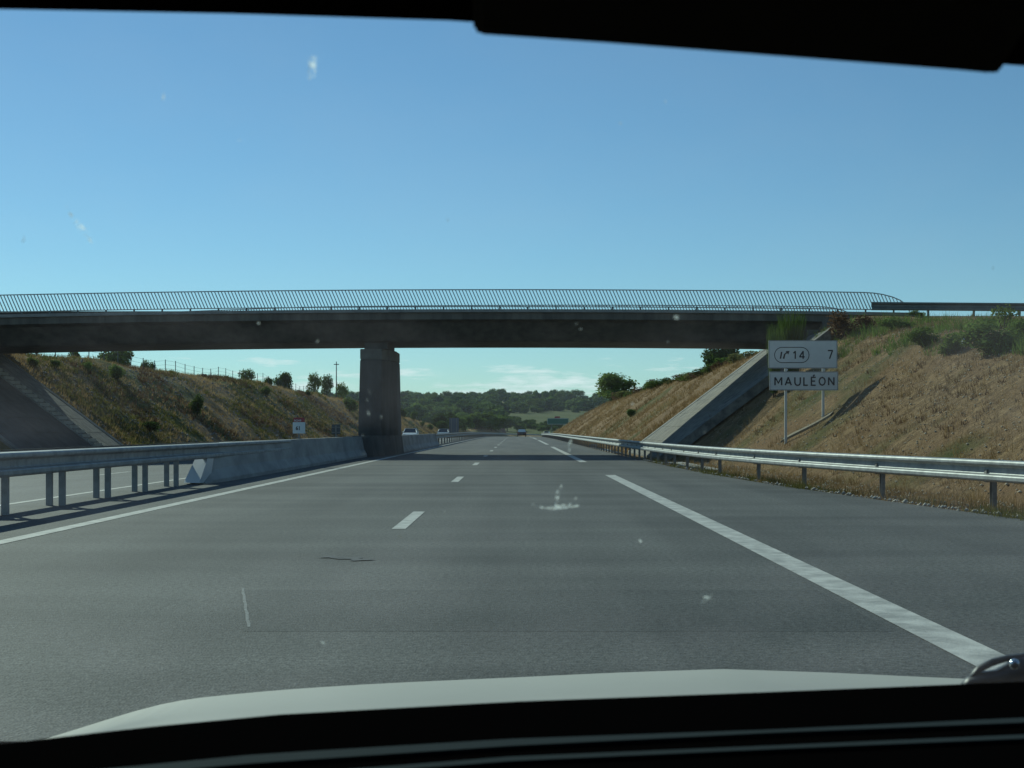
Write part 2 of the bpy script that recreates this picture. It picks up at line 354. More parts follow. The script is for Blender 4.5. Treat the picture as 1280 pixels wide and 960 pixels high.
# windscreen reflection painted on the road as dark patch and pale edge; crack
pv = [(-1.86, 7.15), (1.9, 6.95), (2.0, 8.95), (-1.95, 9.15)]
strip('reflection_patch', lambda D: -1.45 - 0.215 * (D - 7.15), 2.0, 7.15, 9.0, 0.001, ASPH3, road)
sv = []
for i in range(14):
    t = i / 13; x = -1.45 - 0.40 * t + 0.003 * math.sin(i * 2.1); y = 7.3 + 1.8 * t; wd = 0.008 + 0.002 * abs(math.sin(i * 1.3)); sv += [(x - wd, y, 0.0025), (x + wd, y, 0.0025)]
link('reflection_edge', mesh('reflection_edge', sv, [(2 * i, 2 * i + 1, 2 * i + 3, 2 * i + 2) for i in range(13)]), mat('pale_reflection_edge', (0.30, 0.30, 0.28), 0.9, var=0.5, scale=30), road)
for i, (x, y, l) in enumerate(((-1.42, 11.2, 0.28), (-1.28, 11.05, 0.2), (-1.55, 11.3, 0.2))):
    b_ = []
    for k in range(11):
        a = k / 10 * 2 * math.pi; r_ = 1 + 0.35 * math.sin(3 * a + i) + 0.2 * math.sin(7 * a); b_.append((x + l / 2 * r_ * math.cos(a), y + 0.09 * r_ * math.sin(a), 0.006 + 0.0005 * i))
    link('pothole_stain', mesh('pothole_stain', b_, [tuple(range(11))]), mat('tar_stain', (0.03, 0.03, 0.03), 0.7), road)
# ------------------------------------------------------------------ guard rails
def wsec(sgn=1, z0=0.34, h=0.31, dep=0.095):
    p = [(0.0, 0.0), (0.85, 0.05), (1.0, 0.12), (1.0, 0.26), (0.9, 0.31), (0.1, 0.37), (0.0, 0.42), (0.0, 0.66), (0.1, 0.70), (0.9, 0.76), (1.0, 0.81), (1.0, 0.90), (0.85, 0.96), (0.0, 1.0)]
    f_ = [(sgn * a * dep, z0 + b_ * h) for a, b_ in p]; bk = [(a - sgn * 0.006, z) for a, z in reversed(f_)]
    return f_ + bk
def sweep(name, path, sec, m, parent=None):
    """path: (x, y, z) points; sec: (sideways, up) closed outline; sideways is to the right of travel"""
    vv = []; ff = []; n = len(sec)
    for i, p in enumerate(path):
        a = path[max(0, i - 1)]; c = path[min(len(path) - 1, i + 1)]; dx, dy = c[0] - a[0], c[1] - a[1]; l = math.hypot(dx, dy) or 1; rx, ry = dy / l, -dx / l
        for s1, s2 in sec: vv.append((p[0] + rx * s1, p[1] + ry * s1, p[2] + s2))
    for i in range(len(path) - 1):
        for k in range(n): q = (k + 1) % n; ff.append((i * n + k, i * n + q, (i + 1) * n + q, (i + 1) * n + k))
    ff.append(tuple(range(n - 1, -1, -1))); ff.append(tuple(range((len(path) - 1) * n, len(path) * n)))
    o = link(name, mesh(name, vv, ff), m, parent); b = bmesh.new(); b.from_mesh(o.data); bmesh.ops.recalc_face_normals(b, faces=b.faces[:]); b.to_mesh(o.data); b.free()
    return o
def post_mesh(h, wd=0.10, dp=0.06, t=0.008):
    b = MB(); b.box(-wd / 2, wd / 2, -t, 0, -0.3, h); b.box(-wd / 2, -wd / 2 + t, 0.0005, dp, -0.3, h); b.box(wd / 2 - t, wd / 2, 0.0005, dp, -0.3, h); return b.me('post')
# right verge rail
gr = thing('guard_rail', 'long galvanised guard rail along the right verge, flaring outwards in front of the dry slope', 'guard rail', (7, 15, 0))
def local(o, root): o.location = -Vector(root.location); return o
gd = list(np.arange(8, 60, 1.0)) + list(np.arange(60, 230, 4.0)) + list(np.arange(230, 432, 8.0))
local(sweep('rail_beam', [(railx(D) + shift(D), D, base(D)) for D in gd], wsec(-1), GALV, gr), gr)
pm = post_mesh(0.60); sp_me = MB().box(-0.09, 0.10, -0.05, 0.05, 0.40, 0.58).me('spacer')
pds = [12, 15.5, 19, 22.5, 26.1, 29.1, 32.8, 35.2, 37.6, 40] + list(np.arange(42, 240, 2.0))
for D in pds:
    p = link('post', pm, GALVD, gr); p.location = Vector((railx(D) + shift(D) + 0.12, D, base(D) - 0.07)) - gr.location; p.rotation_euler = (0, 0, R(90))
    if D < 80:
        q = link('spacer', sp_me, GALVD, p); q.rotation_euler = (0, 0, R(-90)); q.location = (0, 0.05, 0.0)
# median double rail, near
mr_ = thing('median_guard_rail', 'double sided steel guard rail on paired posts in the median before the concrete barrier', 'guard rail', (-6.5, 19, 0))
for sg, x, D1 in ((1, -6.20, 36.6), (-1, -6.85, 33.0)):
    local(sweep('rail_beam', [(x, D, 0) for D in np.arange(2, D1, 1.0)] + [(x, D1, 0)], wsec(sg, 0.49, 0.31, 0.09), GALV, mr_), mr_)
pm2 = post_mesh(0.78, 0.085, 0.05)
for k in range(-6, 4):
    D = 19.0 + 2.12 * k
    for dx in (-0.09, 0.09):
        p = link('post', pm2, GALV, mr_); p.location = Vector((-6.50 + dx, D, -0.0)) - mr_.location
    MB().box(-0.33, 0.28, -0.04, 0.04, 0.56, 0.73).build('spacer', GALVD, mr_).location = Vector((-6.52, D, 0)) - mr_.location
# median rail beyond the barrier, on round the bend
mf = thing('median_guard_rail', 'steel median guard rail running on beyond the concrete barrier and round the far bend', 'guard rail', (-5.5, 90, 0))
gd2 = list(np.arange(88, 230, 3.0)) + list(np.arange(230, 432, 6.0))
for sg, x in ((1, -5.35), (-1, -6.0)):
    local(sweep('rail_beam', [(x + shift(D), D, base(D)) for D in gd2], wsec(sg, 0.47, 0.31), GALV, mf), mf)
pm3 = post_mesh(0.72)
for D in np.arange(90, 300, 4.0):
    p = link('post', pm3, GALVD, mf); p.location = Vector((-5.68 + shift(D), D, base(D))) - mf.location
# ------------------------------------------------------------------ concrete barriers
def njsec(w0=0.32, w1=0.10, h=0.80): return [(-w0, -0.02), (-w0, 0.08 * h / 0.8), (-w0 * 0.62, 0.30 * h / 0.8), (-w1, h), (w1, h), (w0 * 0.62, 0.30 * h / 0.8), (w0, 0.08 * h / 0.8), (w0, -0.02)]
def barrier(name, label, path, m, nose=None):
    root = thing(name, label, 'concrete barrier', (path[0][0], path[0][1], 0))
    vv = []; ff = []
    for (x, y, w0, h) in path:
        for s1, s2 in njsec(w0, min(0.10, w0 * 0.35), h): vv.append((x + s1 - path[0][0], y - path[0][1], s2))
    n = 8
    for i in range(len(path) - 1):
        for k in range(n): q = (k + 1) % n; ff.append((i * n + k, i * n + q, (i + 1) * n + q, (i + 1) * n + k))
    ff += [tuple(range(n - 1, -1, -1)), tuple(range((len(path) - 1) * n, len(path) * n))]
    b = MB(); b.add(vv, ff); b.build('barrier_wall', m, root, bevel=0)
    return root
pts = [(-6.27, 26.55, 0.16, 0.14), (-6.28, 26.95, 0.22, 0.52), (-6.30, 27.4, 0.30, 0.72), (-6.28, 29.0, 0.32, 0.80)] + [(-6.28 + 0.0025 * (D - 29), D, 0.32, 0.80) for D in np.arange(31, 53, 2.0)] + [(-6.2, 53.2, 0.32, 0.8)]
bn = barrier('concrete_barrier', 'grey concrete median barrier with a low rounded end, running up to the bridge pier', pts, CONCB)
MB().add([(-0.26, -0.10, 0.03), (0.10, -0.34, 0.03), (0.17, 0.06, 0.50), (-0.12, 0.26, 0.50), (-0.24, 0.55, 0.02), (0.12, 0.50, 0.02), (0.18, 0.55, 0.49), (-0.10, 0.55, 0.49)],
         [(0, 1, 2, 3), (7, 6, 5, 4), (0, 4, 5, 1), (1, 5, 6, 2), (2, 6, 7, 3), (3, 7, 4, 0)]).build('sunlit_nose_plate', TIN, bn)  # sunlit slant of the barrier nose, painted as an added white plate
pts = [(-5.55 + 0.004 * (D - 62), D, 0.32, 0.80) for D in np.arange(61.4, 89, 2.5)] + [(-5.45, 90, 0.3, 0.76)]
barrier('concrete_barrier', 'short concrete median barrier just beyond the bridge pier, in front of the white cars', pts, CONCB)
# ------------------------------------------------------------------ bridge
YF, YB = 55.5, 64.3
br = thing('overpass_bridge', 'grey concrete road bridge crossing the whole motorway on one pier with slanted bar railings', 'bridge', (-6.1, 59.3, 0))
def skew(x): return -0.04 * (x - 12) + 0.2 * max(0.0, -10 - x)
def zoff(x): return -0.00052 * (x + 0.5) ** 2
def L_(o): return local(o, br)
xs = list(np.arange(-30, 12.6, 1.0)) + [12.6]
def along(name, sec, m, xs, z_of=zoff):
    vv = []; ff = []; n = len(sec)
    for x in xs:
        for y, z in sec: vv.append((x, y + skew(x) if y > 63 else y, z + z_of(x)))
    for i in range(len(xs) - 1):
        for k in range(n): q = (k + 1) % n; ff.append((i * n + k, i * n + q, (i + 1) * n + q, (i + 1) * n + k))
    ff += [tuple(range(n - 1, -1, -1)), tuple(range((len(xs) - 1) * n, len(xs) * n))]
    b = MB(); b.add(vv, ff); return L_(b.build(name, m, br))
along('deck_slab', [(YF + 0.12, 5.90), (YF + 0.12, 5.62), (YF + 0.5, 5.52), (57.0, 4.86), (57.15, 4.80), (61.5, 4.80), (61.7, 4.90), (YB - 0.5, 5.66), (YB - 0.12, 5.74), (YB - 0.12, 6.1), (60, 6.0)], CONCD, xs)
xs2 = list(np.arange(-30, 16.3, 1.1)) + [16.4]
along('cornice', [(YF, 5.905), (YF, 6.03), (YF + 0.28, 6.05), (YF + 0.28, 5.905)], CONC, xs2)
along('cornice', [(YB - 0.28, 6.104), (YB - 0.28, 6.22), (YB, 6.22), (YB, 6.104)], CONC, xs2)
# girder joint line on the fascia: drip groove strip

# pier
def poly_pier(dx=0): return [(-6.66 - dx, 57.3 - dx), (-5.74, 57.3 - dx), (-5.28 + dx, 59.1), (-5.28 + dx, 60.9 + dx), (-6.66 - dx, 60.9 + dx)]
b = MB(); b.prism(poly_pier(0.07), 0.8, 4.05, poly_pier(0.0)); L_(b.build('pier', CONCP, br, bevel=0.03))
b = MB(); b.prism(poly_pier(-0.002), 4.052, 4.50); L_(b.build('pier_head', mat('bounce_lit_concrete', (0.22, 0.20, 0.17), 0.9, var=0.35, scale=2), br, bevel=0.02))  # paler pier top: bounced sunlight put into its colour
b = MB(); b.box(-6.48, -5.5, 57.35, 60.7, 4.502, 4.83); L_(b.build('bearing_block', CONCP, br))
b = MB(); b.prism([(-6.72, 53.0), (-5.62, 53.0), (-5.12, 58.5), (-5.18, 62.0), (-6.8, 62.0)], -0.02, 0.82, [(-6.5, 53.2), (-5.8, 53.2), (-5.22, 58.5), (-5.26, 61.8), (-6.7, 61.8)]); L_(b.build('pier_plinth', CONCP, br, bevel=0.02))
# abutments
b = MB(); b.box(12.0, 14.5, YF + 0.3, YB - 0.3, 3.6, 5.2); L_(b.build('abutment', CONCD, br))
b = MB(); b.box(-28.5, -25.2, YF + 0.3, YB - 0.3, 3.6, 5.2); L_(b.build('abutment', CONCD, br))
b = MB(); b.box(12.6, 16.4, YF + 0.12, YF + 0.5, 3.8, 5.9); L_(b.build('wing_wall', CONCD, br))
b = MB(); b.box(12.6, 16.4, YB - 0.5, YB - 0.12, 3.8, 6.1); L_(b.build('wing_wall', CONCD, br))
# road on the bridge and its approaches
b = MB(); b.box(-30, 12.6, YF + 0.9, YB - 0.9, 5.9, 6.02); L_(b.build('bridge_road', ASPH3, br))
# railings
def ztop(x):
    z = 6.84
    if x > 14.3: z = 6.84 - 0.76 * (1 - math.sqrt(max(0, 1 - ((x - 14.3) / 1.9) ** 2)))
    return z
def railing(y_, zb, near, x0, x1):
    y = y_ if near else 0.0
    Y_ = (lambda x: y_) if near else (lambda x: y_ + skew(x))
    dz = zb - 6.05
    xx = list(np.arange(x0, 14.3, 1.6)) + [14.3, 14.7, 15.1, 15.5, 15.8, 16.05, 16.2]
    rl = L_(MB().tube([(x, Y_(x), ztop(x) + dz + zoff(x)) for x in xx], 0.022, 6).build('railing', RAILG, br))
    b = MB(); b.tube([(x, Y_(x), zb + 0.09 + zoff(x)) for x in xx[:-1]], 0.02, 6); o = b.build('bottom_rail', RAILG, rl)
    pb = MB(); k = x0 + 0.3
    while k < 16:
        pb.box(k - 0.03, k + 0.03, Y_(k) - 0.03, Y_(k) + 0.03, zb - 0.04 + zoff(k), zb + 0.10 + zoff(k)); k += 1.16
    o = pb.build('railing_foot', GALVB, rl); o['kind'] = 'stuff'
    lean = 0.235; bars = []
    k = x0 + 0.3
    while k < 16.1:
        h = ztop(k - lean) - 6.05 - 0.09
        if h > 0.1: bars.append((k, h))
        k += 0.138
    full = MB().bar((0, 0, 0), (-lean, 0, 0.55), 0.014, 5).me('bar') if False else None
    bm_ = MB()
    b1 = MB(); b1.add([(-0.016, -0.014, 0), (0.016, -0.014, 0), (0.016, 0.014, 0), (-0.016, 0.014, 0), (-lean - 0.016, -0.014, 0.55), (-lean + 0.016, -0.014, 0.55), (-lean + 0.016, 0.014, 0.55), (-lean - 0.016, 0.014, 0.55)], [(3, 2, 1, 0), (4, 5, 6, 7), (0, 1, 5, 4), (1, 2, 6, 5), (2, 3, 7, 6), (3, 0, 4, 7)])
    me = b1.me('bar'); me.materials.append(RAILG)
    for kx, h in bars:
        if near:
            q = link('bar', me, None, rl); q.location = (kx, y, zb + 0.09 + zoff(kx)); q.scale = (h / 0.55, 1, h / 0.55)
        else:
            s_ = h / 0.55; bm_.add([(kx + a * s_, Y_(kx) + c, zb + 0.09 + zoff(kx) + e_ * s_) for a, c, e_ in b1.v], b1.f)
    if not near: bm_.build('bar_row', RAILG, rl)['kind'] = 'stuff'
    return rl
railing(YF + 0.12, 6.05, True, -24.2, 16)
railing(YB - 0.12, 6.24, False, -28.0, 16)
# guard rail along the approach road above the slope
og = thing('guard_rail', 'steel guard rail of the crossing road on top of the right bank', 'guard rail', (14.4, 54.8, 5.6))
path = [(14.4 + k, 54.8, 5.92 - 0.0075 * k) for k in range(0, 40, 2)]
local(sweep('rail_beam', path, wsec(1, 0.0, 0.34, 0.08), GALVB, og), og)
pmo = post_mesh(0.95, 0.08)
for k in range(12):
    p = link('post', pmo, GALVB, og); p.location = Vector((16.75 + 1.86 * k, 54.9, 5.26 - 0.0075 * k * 1.86)) - og.location
# ------------------------------------------------------------------ slope paving (dark, under the bridge) with kerbs and stairs
def plane_r(x): return 0.75 * (x - 5.63)
def plane_l(x): return cross(LEDGE) + 0.75 * (LFOOT - x)
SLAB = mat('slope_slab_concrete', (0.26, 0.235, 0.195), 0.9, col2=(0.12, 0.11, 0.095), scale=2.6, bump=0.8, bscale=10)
SHADE_SLAB = mat('shaded_slab_concrete', (0.085, 0.085, 0.08), 0.95, col2=(0.05, 0.05, 0.048), scale=1.5, bump=0.4, bscale=15)  # deck shade and grazing sun painted into the left slabs' colour
def paving(side, label):
    pl = plane_r if side > 0 else plane_l; x0, x1 = (5.45, 12.1) if side > 0 else (-18.4, -25.3)
    root = bpy.data.objects.new('slope_paving', None); C.objects.link(root); root.location = (x0, 59, 0); tag(root, kind='structure')
    n = 8
    for i in range(n):
        a = x0 + (x1 - x0) * i / n; c = x0 + (x1 - x0) * (i + 1) / n; g_ = 0.012 * (1 if c > a else -1)
        for j in range(7):
            ya = 52.2 + (65.7 - 52.2) * j / 7 + 0.012; yb = 52.2 + (65.7 - 52.2) * (j + 1) / 7 - 0.012; h = 0.10 + 0.008 * random.random()
            xa, xb = a + g_, c - g_
            v = [(xa, ya, pl(xa) - 0.25), (xb, ya, pl(xb) - 0.25), (xb, yb, pl(xb) - 0.25), (xa, yb, pl(xa) - 0.25), (xa, ya, pl(xa) + h), (xb, ya, pl(xb) + h), (xb, yb, pl(xb) + h), (xa, yb, pl(xa) + h)]
            bb = MB(); bb.add(v, [(3, 2, 1, 0), (4, 5, 6, 7), (0, 1, 5, 4), (1, 2, 6, 5), (2, 3, 7, 6), (3, 0, 4, 7)])
            local(bb.build('slab', SHADE_SLAB if side < 0 and j < 5 else SLAB, root), root)
    for yk in (65.72, 51.9):
        v = []
        for x in (x0, x1):
            v += [(x, yk, pl(x) - 0.3), (x, yk + 0.25, pl(x) - 0.3), (x, yk + 0.25, pl(x) + 0.17), (x, yk, pl(x) + 0.13)]
        bb = MB(); bb.add(v, [(0, 1, 2, 3), (7, 6, 5, 4), (0, 4, 5, 1), (1, 5, 6, 2), (2, 6, 7, 3), (3, 7, 4, 0)])
        local(bb.build('kerb', CONC if yk > 60 else SLAB, root), root)
    return root
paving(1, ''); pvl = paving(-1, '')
st = thing('slope_stair', 'flight of small concrete steps climbing the paved slope left of the opposite carriageway', 'steps', (-18.7, 62.0, 0))
for i in range(24):
    x = -18.75 - i * 0.272; z = plane_l(x) + 0.10
    MB().box(x - 0.17, x, 61.55, 62.75, z - 0.25, z + 0.15).build('step', mat('step_concrete', (0.42, 0.40, 0.35), 0.85, var=0.25, scale=3), st).location = -st.location
for yk in (61.36, 62.78):
    v = []
    for x in (-18.6, -25.2): v += [(x, yk, plane_l(x)), (x, yk + 0.16, plane_l(x)), (x, yk + 0.16, plane_l(x) + 0.16), (x, yk, plane_l(x) + 0.16)]
    MB().add(v, [(0, 1, 2, 3), (7, 6, 5, 4), (0, 4, 5, 1), (1, 5, 6, 2), (2, 6, 7, 3), (3, 7, 4, 0)]).build('stair_string', CONC, st).location = -st.location
# pale concrete at the slope foot by the bridge, drain strip under the sign
def drape(name, pts, wd, th, m, parent=None, lift=0.05):
    v = []; f = []
    for i, (x, y) in enumerate(pts):
        a = pts[max(0, i - 1)]; c = pts[min(len(pts) - 1, i + 1)]; dx, dy = c[0] - a[0], c[1] - a[1]; l = math.hypot(dx, dy); nx_, ny_ = dy / l * wd / 2, -dx / l * wd / 2
        for s1, dz in ((-1, lift - th), (1, lift - th), (1, lift), (-1, lift)): v.append((x + nx_ * s1, y + ny_ * s1, G(x + nx_ * s1, y + ny_ * s1) + dz))
    n = 4
    for i in range(len(pts) - 1):
        for k in range(n): q = (k + 1) % n; f.append((i * n + k, i * n + q, (i + 1) * n + q, (i + 1) * n + k))
    f += [(0, 1, 2, 3), tuple(range((len(pts) - 1) * n + 3, (len(pts) - 1) * n - 1, -1))]
    b = MB(); b.add(v, f); return b.build(name, m, parent)
PALE = mat('white_rubble_concrete', (0.52, 0.50, 0.45), 0.9, var=0.35, scale=3, bump=0.6, bscale=12)
ch = drape('drain_apron', [(5.35 + 0.02 * math.sin(k), 37.5 + k * 0.8) for k in range(12)], 0.75, 0.3, PALE, lift=0.06)
tag(ch, 'white broken concrete apron at the foot of the right slope, seen under the guard rail', 'concrete apron')
ch2 = drape('drain_apron', [(5.0, 66.5 + 2 * k) for k in range(12)], 0.5, 0.3, PALE, lift=0.04)
tag(ch2, 'narrow pale concrete drain strip behind the guard rail just beyond the bridge', 'concrete drain')
a1 = hit(978, 553); a2 = hit(1040, 519)
dr = drape('drain_channel', [(a1[0] + (a2[0] - a1[0]) * k / 6, a1[1] + (a2[1] - a1[1]) * k / 6) for k in range(7)], 0.18, 0.3, mat('dusty_concrete', (0.27, 0.22, 0.15), 0.9, var=0.3, scale=4), lift=0.07)
tag(dr, 'narrow dusty concrete channel climbing the slope beside the sign posts', 'drain channel')
# ------------------------------------------------------------------ signs
def text_meshes(s, size, m, parent, x, z, y, bold=0.0, space=1.0, sx=1.0, name='letter'):
    """each glyph one part, standing in the plane facing -Y; x,z = left baseline"""
    cx = x
    for chh in s:
        if chh == ' ': cx += size * 0.3 * sx; continue
        cu = bpy.data.curves.new(name, 'FONT'); cu.body = chh; cu.size = size; cu.extrude = 0.002; cu.offset = bold; cu.resolution_u = 4
        to = bpy.data.objects.new('tmp', cu); C.objects.link(to); bpy.context.view_layer.update()
        dg = bpy.context.evaluated_depsgraph_get(); me = bpy.data.meshes.new_from_object(to.evaluated_get(dg)); bpy.data.objects.remove(to)
        xs_ = [v.co.x for v in me.vertices]; lo, hi = min(xs_), max(xs_)
        for v in me.vertices:
            a, b_, c = v.co; v.co = ((a - lo) * sx, -c, b_)
        me.update(); me.name = name; me.materials.clear(); me.materials.append(m)
        o = link(name, me, None, parent); o.location = (cx, y, z); cx += (hi - lo) * sx + size * 0.13 * space
    return cx - size * 0.13 * space
GLY = {'M': [[(0, 0), (0, 1)], [(0.02, 1), (0.42, 0.28), (0.82, 1)], [(0.84, 1), (0.84, 0)]], 'A': [[(0, 0), (0.39, 1.02)], [(0.37, 1.02), (0.76, 0)], [(0.15, 0.30), (0.61, 0.30)]], 'L': [[(0, 1), (0, 0), (0.50, 0)]],
       'U': [[(0, 1), (0, 0.30), (0.09, 0.09), (0.24, 0), (0.44, 0), (0.59, 0.09), (0.68, 0.30), (0.68, 1)]], 'E': [[(0.54, 1), (0, 1), (0, 0), (0.54, 0)], [(0.0, 0.52), (0.46, 0.52)]],
       'O': [[(0.36, 1), (0.12, 0.88), (0, 0.62), (0, 0.38), (0.12, 0.12), (0.36, 0), (0.60, 0.12), (0.72, 0.38), (0.72, 0.62), (0.60, 0.88), (0.36, 1)]], 'N': [[(0, 0), (0, 1)], [(0.0, 0.98), (0.66, 0.02)], [(0.66, 0), (0.66, 1)]],
       '1': [[(0, 0.74), (0.24, 0.98)], [(0.24, 1.04), (0.24, 0)]], '4': [[(0.48, 0), (0.48, 1.03)], [(0.47, 0.98), (0.02, 0.28)], [(-0.02, 0.26), (0.68, 0.26)]], '7': [[(0, 1), (0.62, 1)], [(0.56, 1.0), (0.20, 0)]]}
def glyph(ch_, h, tk, m, parent, x, y, z):
    b = MB(); k = 'E' if ch_ == 'É' else ch_
    lines = [[(a * h, c * h) for a, c in l] for l in GLY[k]] + ([[(0.20 * h, 1.14 * h), (0.40 * h, 1.32 * h)]] if ch_ == 'É' else [])
    for li, l in enumerate(lines):
        closed = l[0] == l[-1]; n = len(l); P = []
        for i, p in enumerate(l):
            a = l[i - 1] if i else (l[-2] if closed else None); c = l[i + 1] if i < n - 1 else (l[1] if closed else None)
            def nrm(u, v): dx, dz = v[0] - u[0], v[1] - u[1]; q = math.hypot(dx, dz); return (-dz / q, dx / q)
            n1 = nrm(a, p) if a else nrm(p, c); n2 = nrm(p, c) if c else n1; mx_, mz_ = n1[0] + n2[0], n1[1] + n2[1]; q = mx_ * mx_ + mz_ * mz_; f = min(2 / q, 1.55 / math.sqrt(q))
            P.append((p[0] + mx_ * tk / 2 * f, p[1] + mz_ * tk / 2 * f, p[0] - mx_ * tk / 2 * f, p[1] - mz_ * tk / 2 * f))
        yo = -0.0008 * li; v = []
        for q in P: v += [(q[0], yo - 0.002, q[1]), (q[2], yo - 0.002, q[3]), (q[0], yo + 0.002, q[1]), (q[2], yo + 0.002, q[3])]
        f = []
        for i in range(n - 1): a = i * 4; f += [(a, a + 1, a + 5, a + 4), (a + 2, a + 6, a + 7, a + 3), (a, a + 4, a + 6, a + 2), (a + 1, a + 3, a + 7, a + 5)]
        b.add(v, f)
    o = b.build('letter' if ch_.isalpha() else 'digit', m, parent); o.location = (x, y, z); return max(a for l in lines for a, _ in l)
def glyphs(s_, h, tk, m, parent, x, y, z, x1):
    ws_ = [max(a for l in GLY['E' if c == 'É' else c] for a, _ in l) * h for c in s_]; gap = (x1 - x - sum(ws_)) / max(1, len(s_) - 1)
    for c, w_ in zip(s_, ws_): glyph(c, h, tk, m, parent, x, y, z); x += w_ + gap
def rrect(x0, x1, z0, z1, r, n=5):
    p = []
    for cx, cz, a0 in ((x1 - r, z0 + r, -90), (x1 - r, z1 - r, 0), (x0 + r, z1 - r, 90), (x0 + r, z0 + r, 180)):
        for k in range(n + 1): a = R(a0 + 90 * k / n); p.append((cx + r * math.cos(a), cz + r * math.sin(a)))
    return p
def ring(name, x0, x1, z0, z1, r, t, y, m, parent):
    o_ = rrect(x0, x1, z0, z1, r); i_ = rrect(x0 + t, x1 - t, z0 + t, z1 - t, max(0.005, r - t)); n = len(o_)
    v = [(x, y, z) for x, z in o_] + [(x, y, z) for x, z in i_] + [(x, y + 0.003, z) for x, z in o_] + [(x, y + 0.003, z) for x, z in i_]
    f = []
    for k in range(n):
        q = (k + 1) % n; f += [(k, q, n + q, n + k), (2 * n + k, 3 * n + k, 3 * n + q, 2 * n + q), (k, 2 * n + k, 2 * n + q, q), (n + k, n + q, 3 * n + q, 3 * n + k)]
    b = MB(); b.add(v, f); return b.build(name, m, parent)
SD = 40.0
def wx(px, D): return (px - VX) / F * D
def wz(py, D): return H0 + (VY - py) / F * D
sg = thing('exit_sign', 'white motorway exit sign on two steel posts reading 14, 7 and MAULÉON', 'road sign', (wx(1004, SD), SD, G(wx(1004, SD), SD)))
def SP(px, py): return (wx(px, SD) - sg.location.x, wz(py, SD) - sg.location.z)
def plate(x0, y0, x1, y1, nm):
    (a, t), (c, b_) = SP(x0, y0), SP(x1, y1)
    o = MB().xz(rrect(a, c, b_, t, 0.03, 3), -0.03, -0.01).build(nm, SIGNW, sg)
    ring('plate_border', a + 0.008, c - 0.008, b_ + 0.008, t - 0.008, 0.025, 0.012, -0.034, SIGNK, o)
    MB().box(a + 0.01, c - 0.01, -0.01, 0.005, b_ + 0.01, t - 0.01).build('plate_back', SIGNB, o)
    return o
p1 = plate(960.5, 425.5, 1046.5, 460.5, 'upper_plate'); p2 = plate(961.5, 464.5, 1047.5, 488, 'lower_plate')
a, t = SP(967.5, 433.8); c, b_ = SP(1011.5, 453.8)
ring('number_frame', a, c, b_, t, (t - b_) / 2 - 0.003, 0.022, -0.034, SIGNK, p1)
x_, z_ = SP(991.5, 448.6); glyphs('14', 0.225, 0.038, SIGNK, p1, x_, -0.034, z_, SP(1005.5, 0)[0])
x_, z_ = SP(1034.5, 448.6); glyphs('7', 0.245, 0.040, SIGNK, p1, x_, -0.034, z_, x_ + 0.1)
x_, z_ = SP(968.5, 481.6); glyphs('MAULÉON', 0.235, 0.042, SIGNK, p2, x_, -0.034, z_, SP(1042.0, 0)[0])
# exit pictogram: carriageway with a slip road leaving to the right
def poly(name, pp, m, parent): return MB().xz([SP(*q) for q in pp], -0.034, -0.0305).build(name, m, parent)
poly('pictogram_bar', [(974.3, 448.5), (976.3, 448.5), (977.9, 439.8), (975.9, 439.8)], SIGNK, p1)
poly('pictogram_bar', [(978.0, 448.5), (980.4, 448.5), (981.4, 443.5), (984.2, 441.2), (983.2, 439.9), (979.8, 442.5)], SIGNK, p1)
poly('pictogram_arrow', [(981.8, 439.0), (986.8, 438.6), (985.2, 443.4)], SIGNK, p1)
for px, pb in ((982.5, 560), (1029.3, 529)):
    x_ = wx(px, SD) - sg.location.x; zb = G(wx(px, SD), SD + 0.05) - sg.location.z - 0.3; zt = SP(0, 427)[1]
    MB().box(x_ - 0.035, x_ + 0.035, 0.01, 0.07, zb, zt).build('post', mat('pale_post', (0.62, 0.60, 0.55), 0.6, var=0.1), sg, bevel=0.006)
    for py in (430, 455, 468, 484, 462.3):
        zz = SP(0, py)[1]; MB().box(x_ - 0.05, x_ + 0.05, 0.004 if py != 462.3 else -0.02, 0.009, zz - 0.018, zz + 0.018).build('clamp', TIN, sg)
# km marker and small sign back on the median barrier
KD = 39.0
km = thing('kilometre_marker', 'small white 61 plate with red top on the median barrier', 'road marker', (wx(373.5, KD), KD, 0.8))
def KP(px, py): return (wx(px, KD) - km.location.x, wz(py, KD) - 0.8)
(a, t), (c, b_) = KP(366.0, 527.8), KP(381.5, 541.8)
k1 = MB().box(a, c, -0.015, 0, b_, t).build('number_plate', mat('marker_white', (0.62, 0.66, 0.66), 0.5), km, bevel=0.004)
x_, z_ = KP(369.8, 537.5); text_meshes('61', 0.155, SIGNK, k1, x_, z_, -0.019, 0.004, 1.2, 0.95, 'digit')
(a, t), (c, b_) = KP(366.6, 521.8), KP(381.0, 527.5)
k2 = MB().xz([(a, b_), (c, b_), (c, t - 0.03), (c - 0.04, t), (a + 0.04, t), (a, t - 0.03)], -0.015, 0).build('route_plate', SIGNR, km)
x_, z_ = KP(368.0, 526.9); text_meshes('N249', 0.085, TIN, k2, x_, z_, -0.019, 0.001, 1, 0.95, 'digit')
MB().box(-0.025, 0.025, 0.002, 0.035, -0.04, KP(0, 524)[1]).build('post', GALVD, km)
MB().box(-0.07, 0.07, -0.03, 0.06, -0.02, 0.01).build('base_plate', GALVD, km)
KD2 = 47.5
kb = thing('kilometre_marker', 'dark grey back of a small marker plate on the median barrier left of the pier', 'road marker', (wx(420, KD2), KD2, 0.8))
z0 = wz(544, KD2) - 0.8; z1 = wz(530.5, KD2) - 0.8
MB().box(-0.155, 0.155, 0, 0.015, z0 + 0.03, z1).build('plate_back', SIGNB, kb, bevel=0.004)
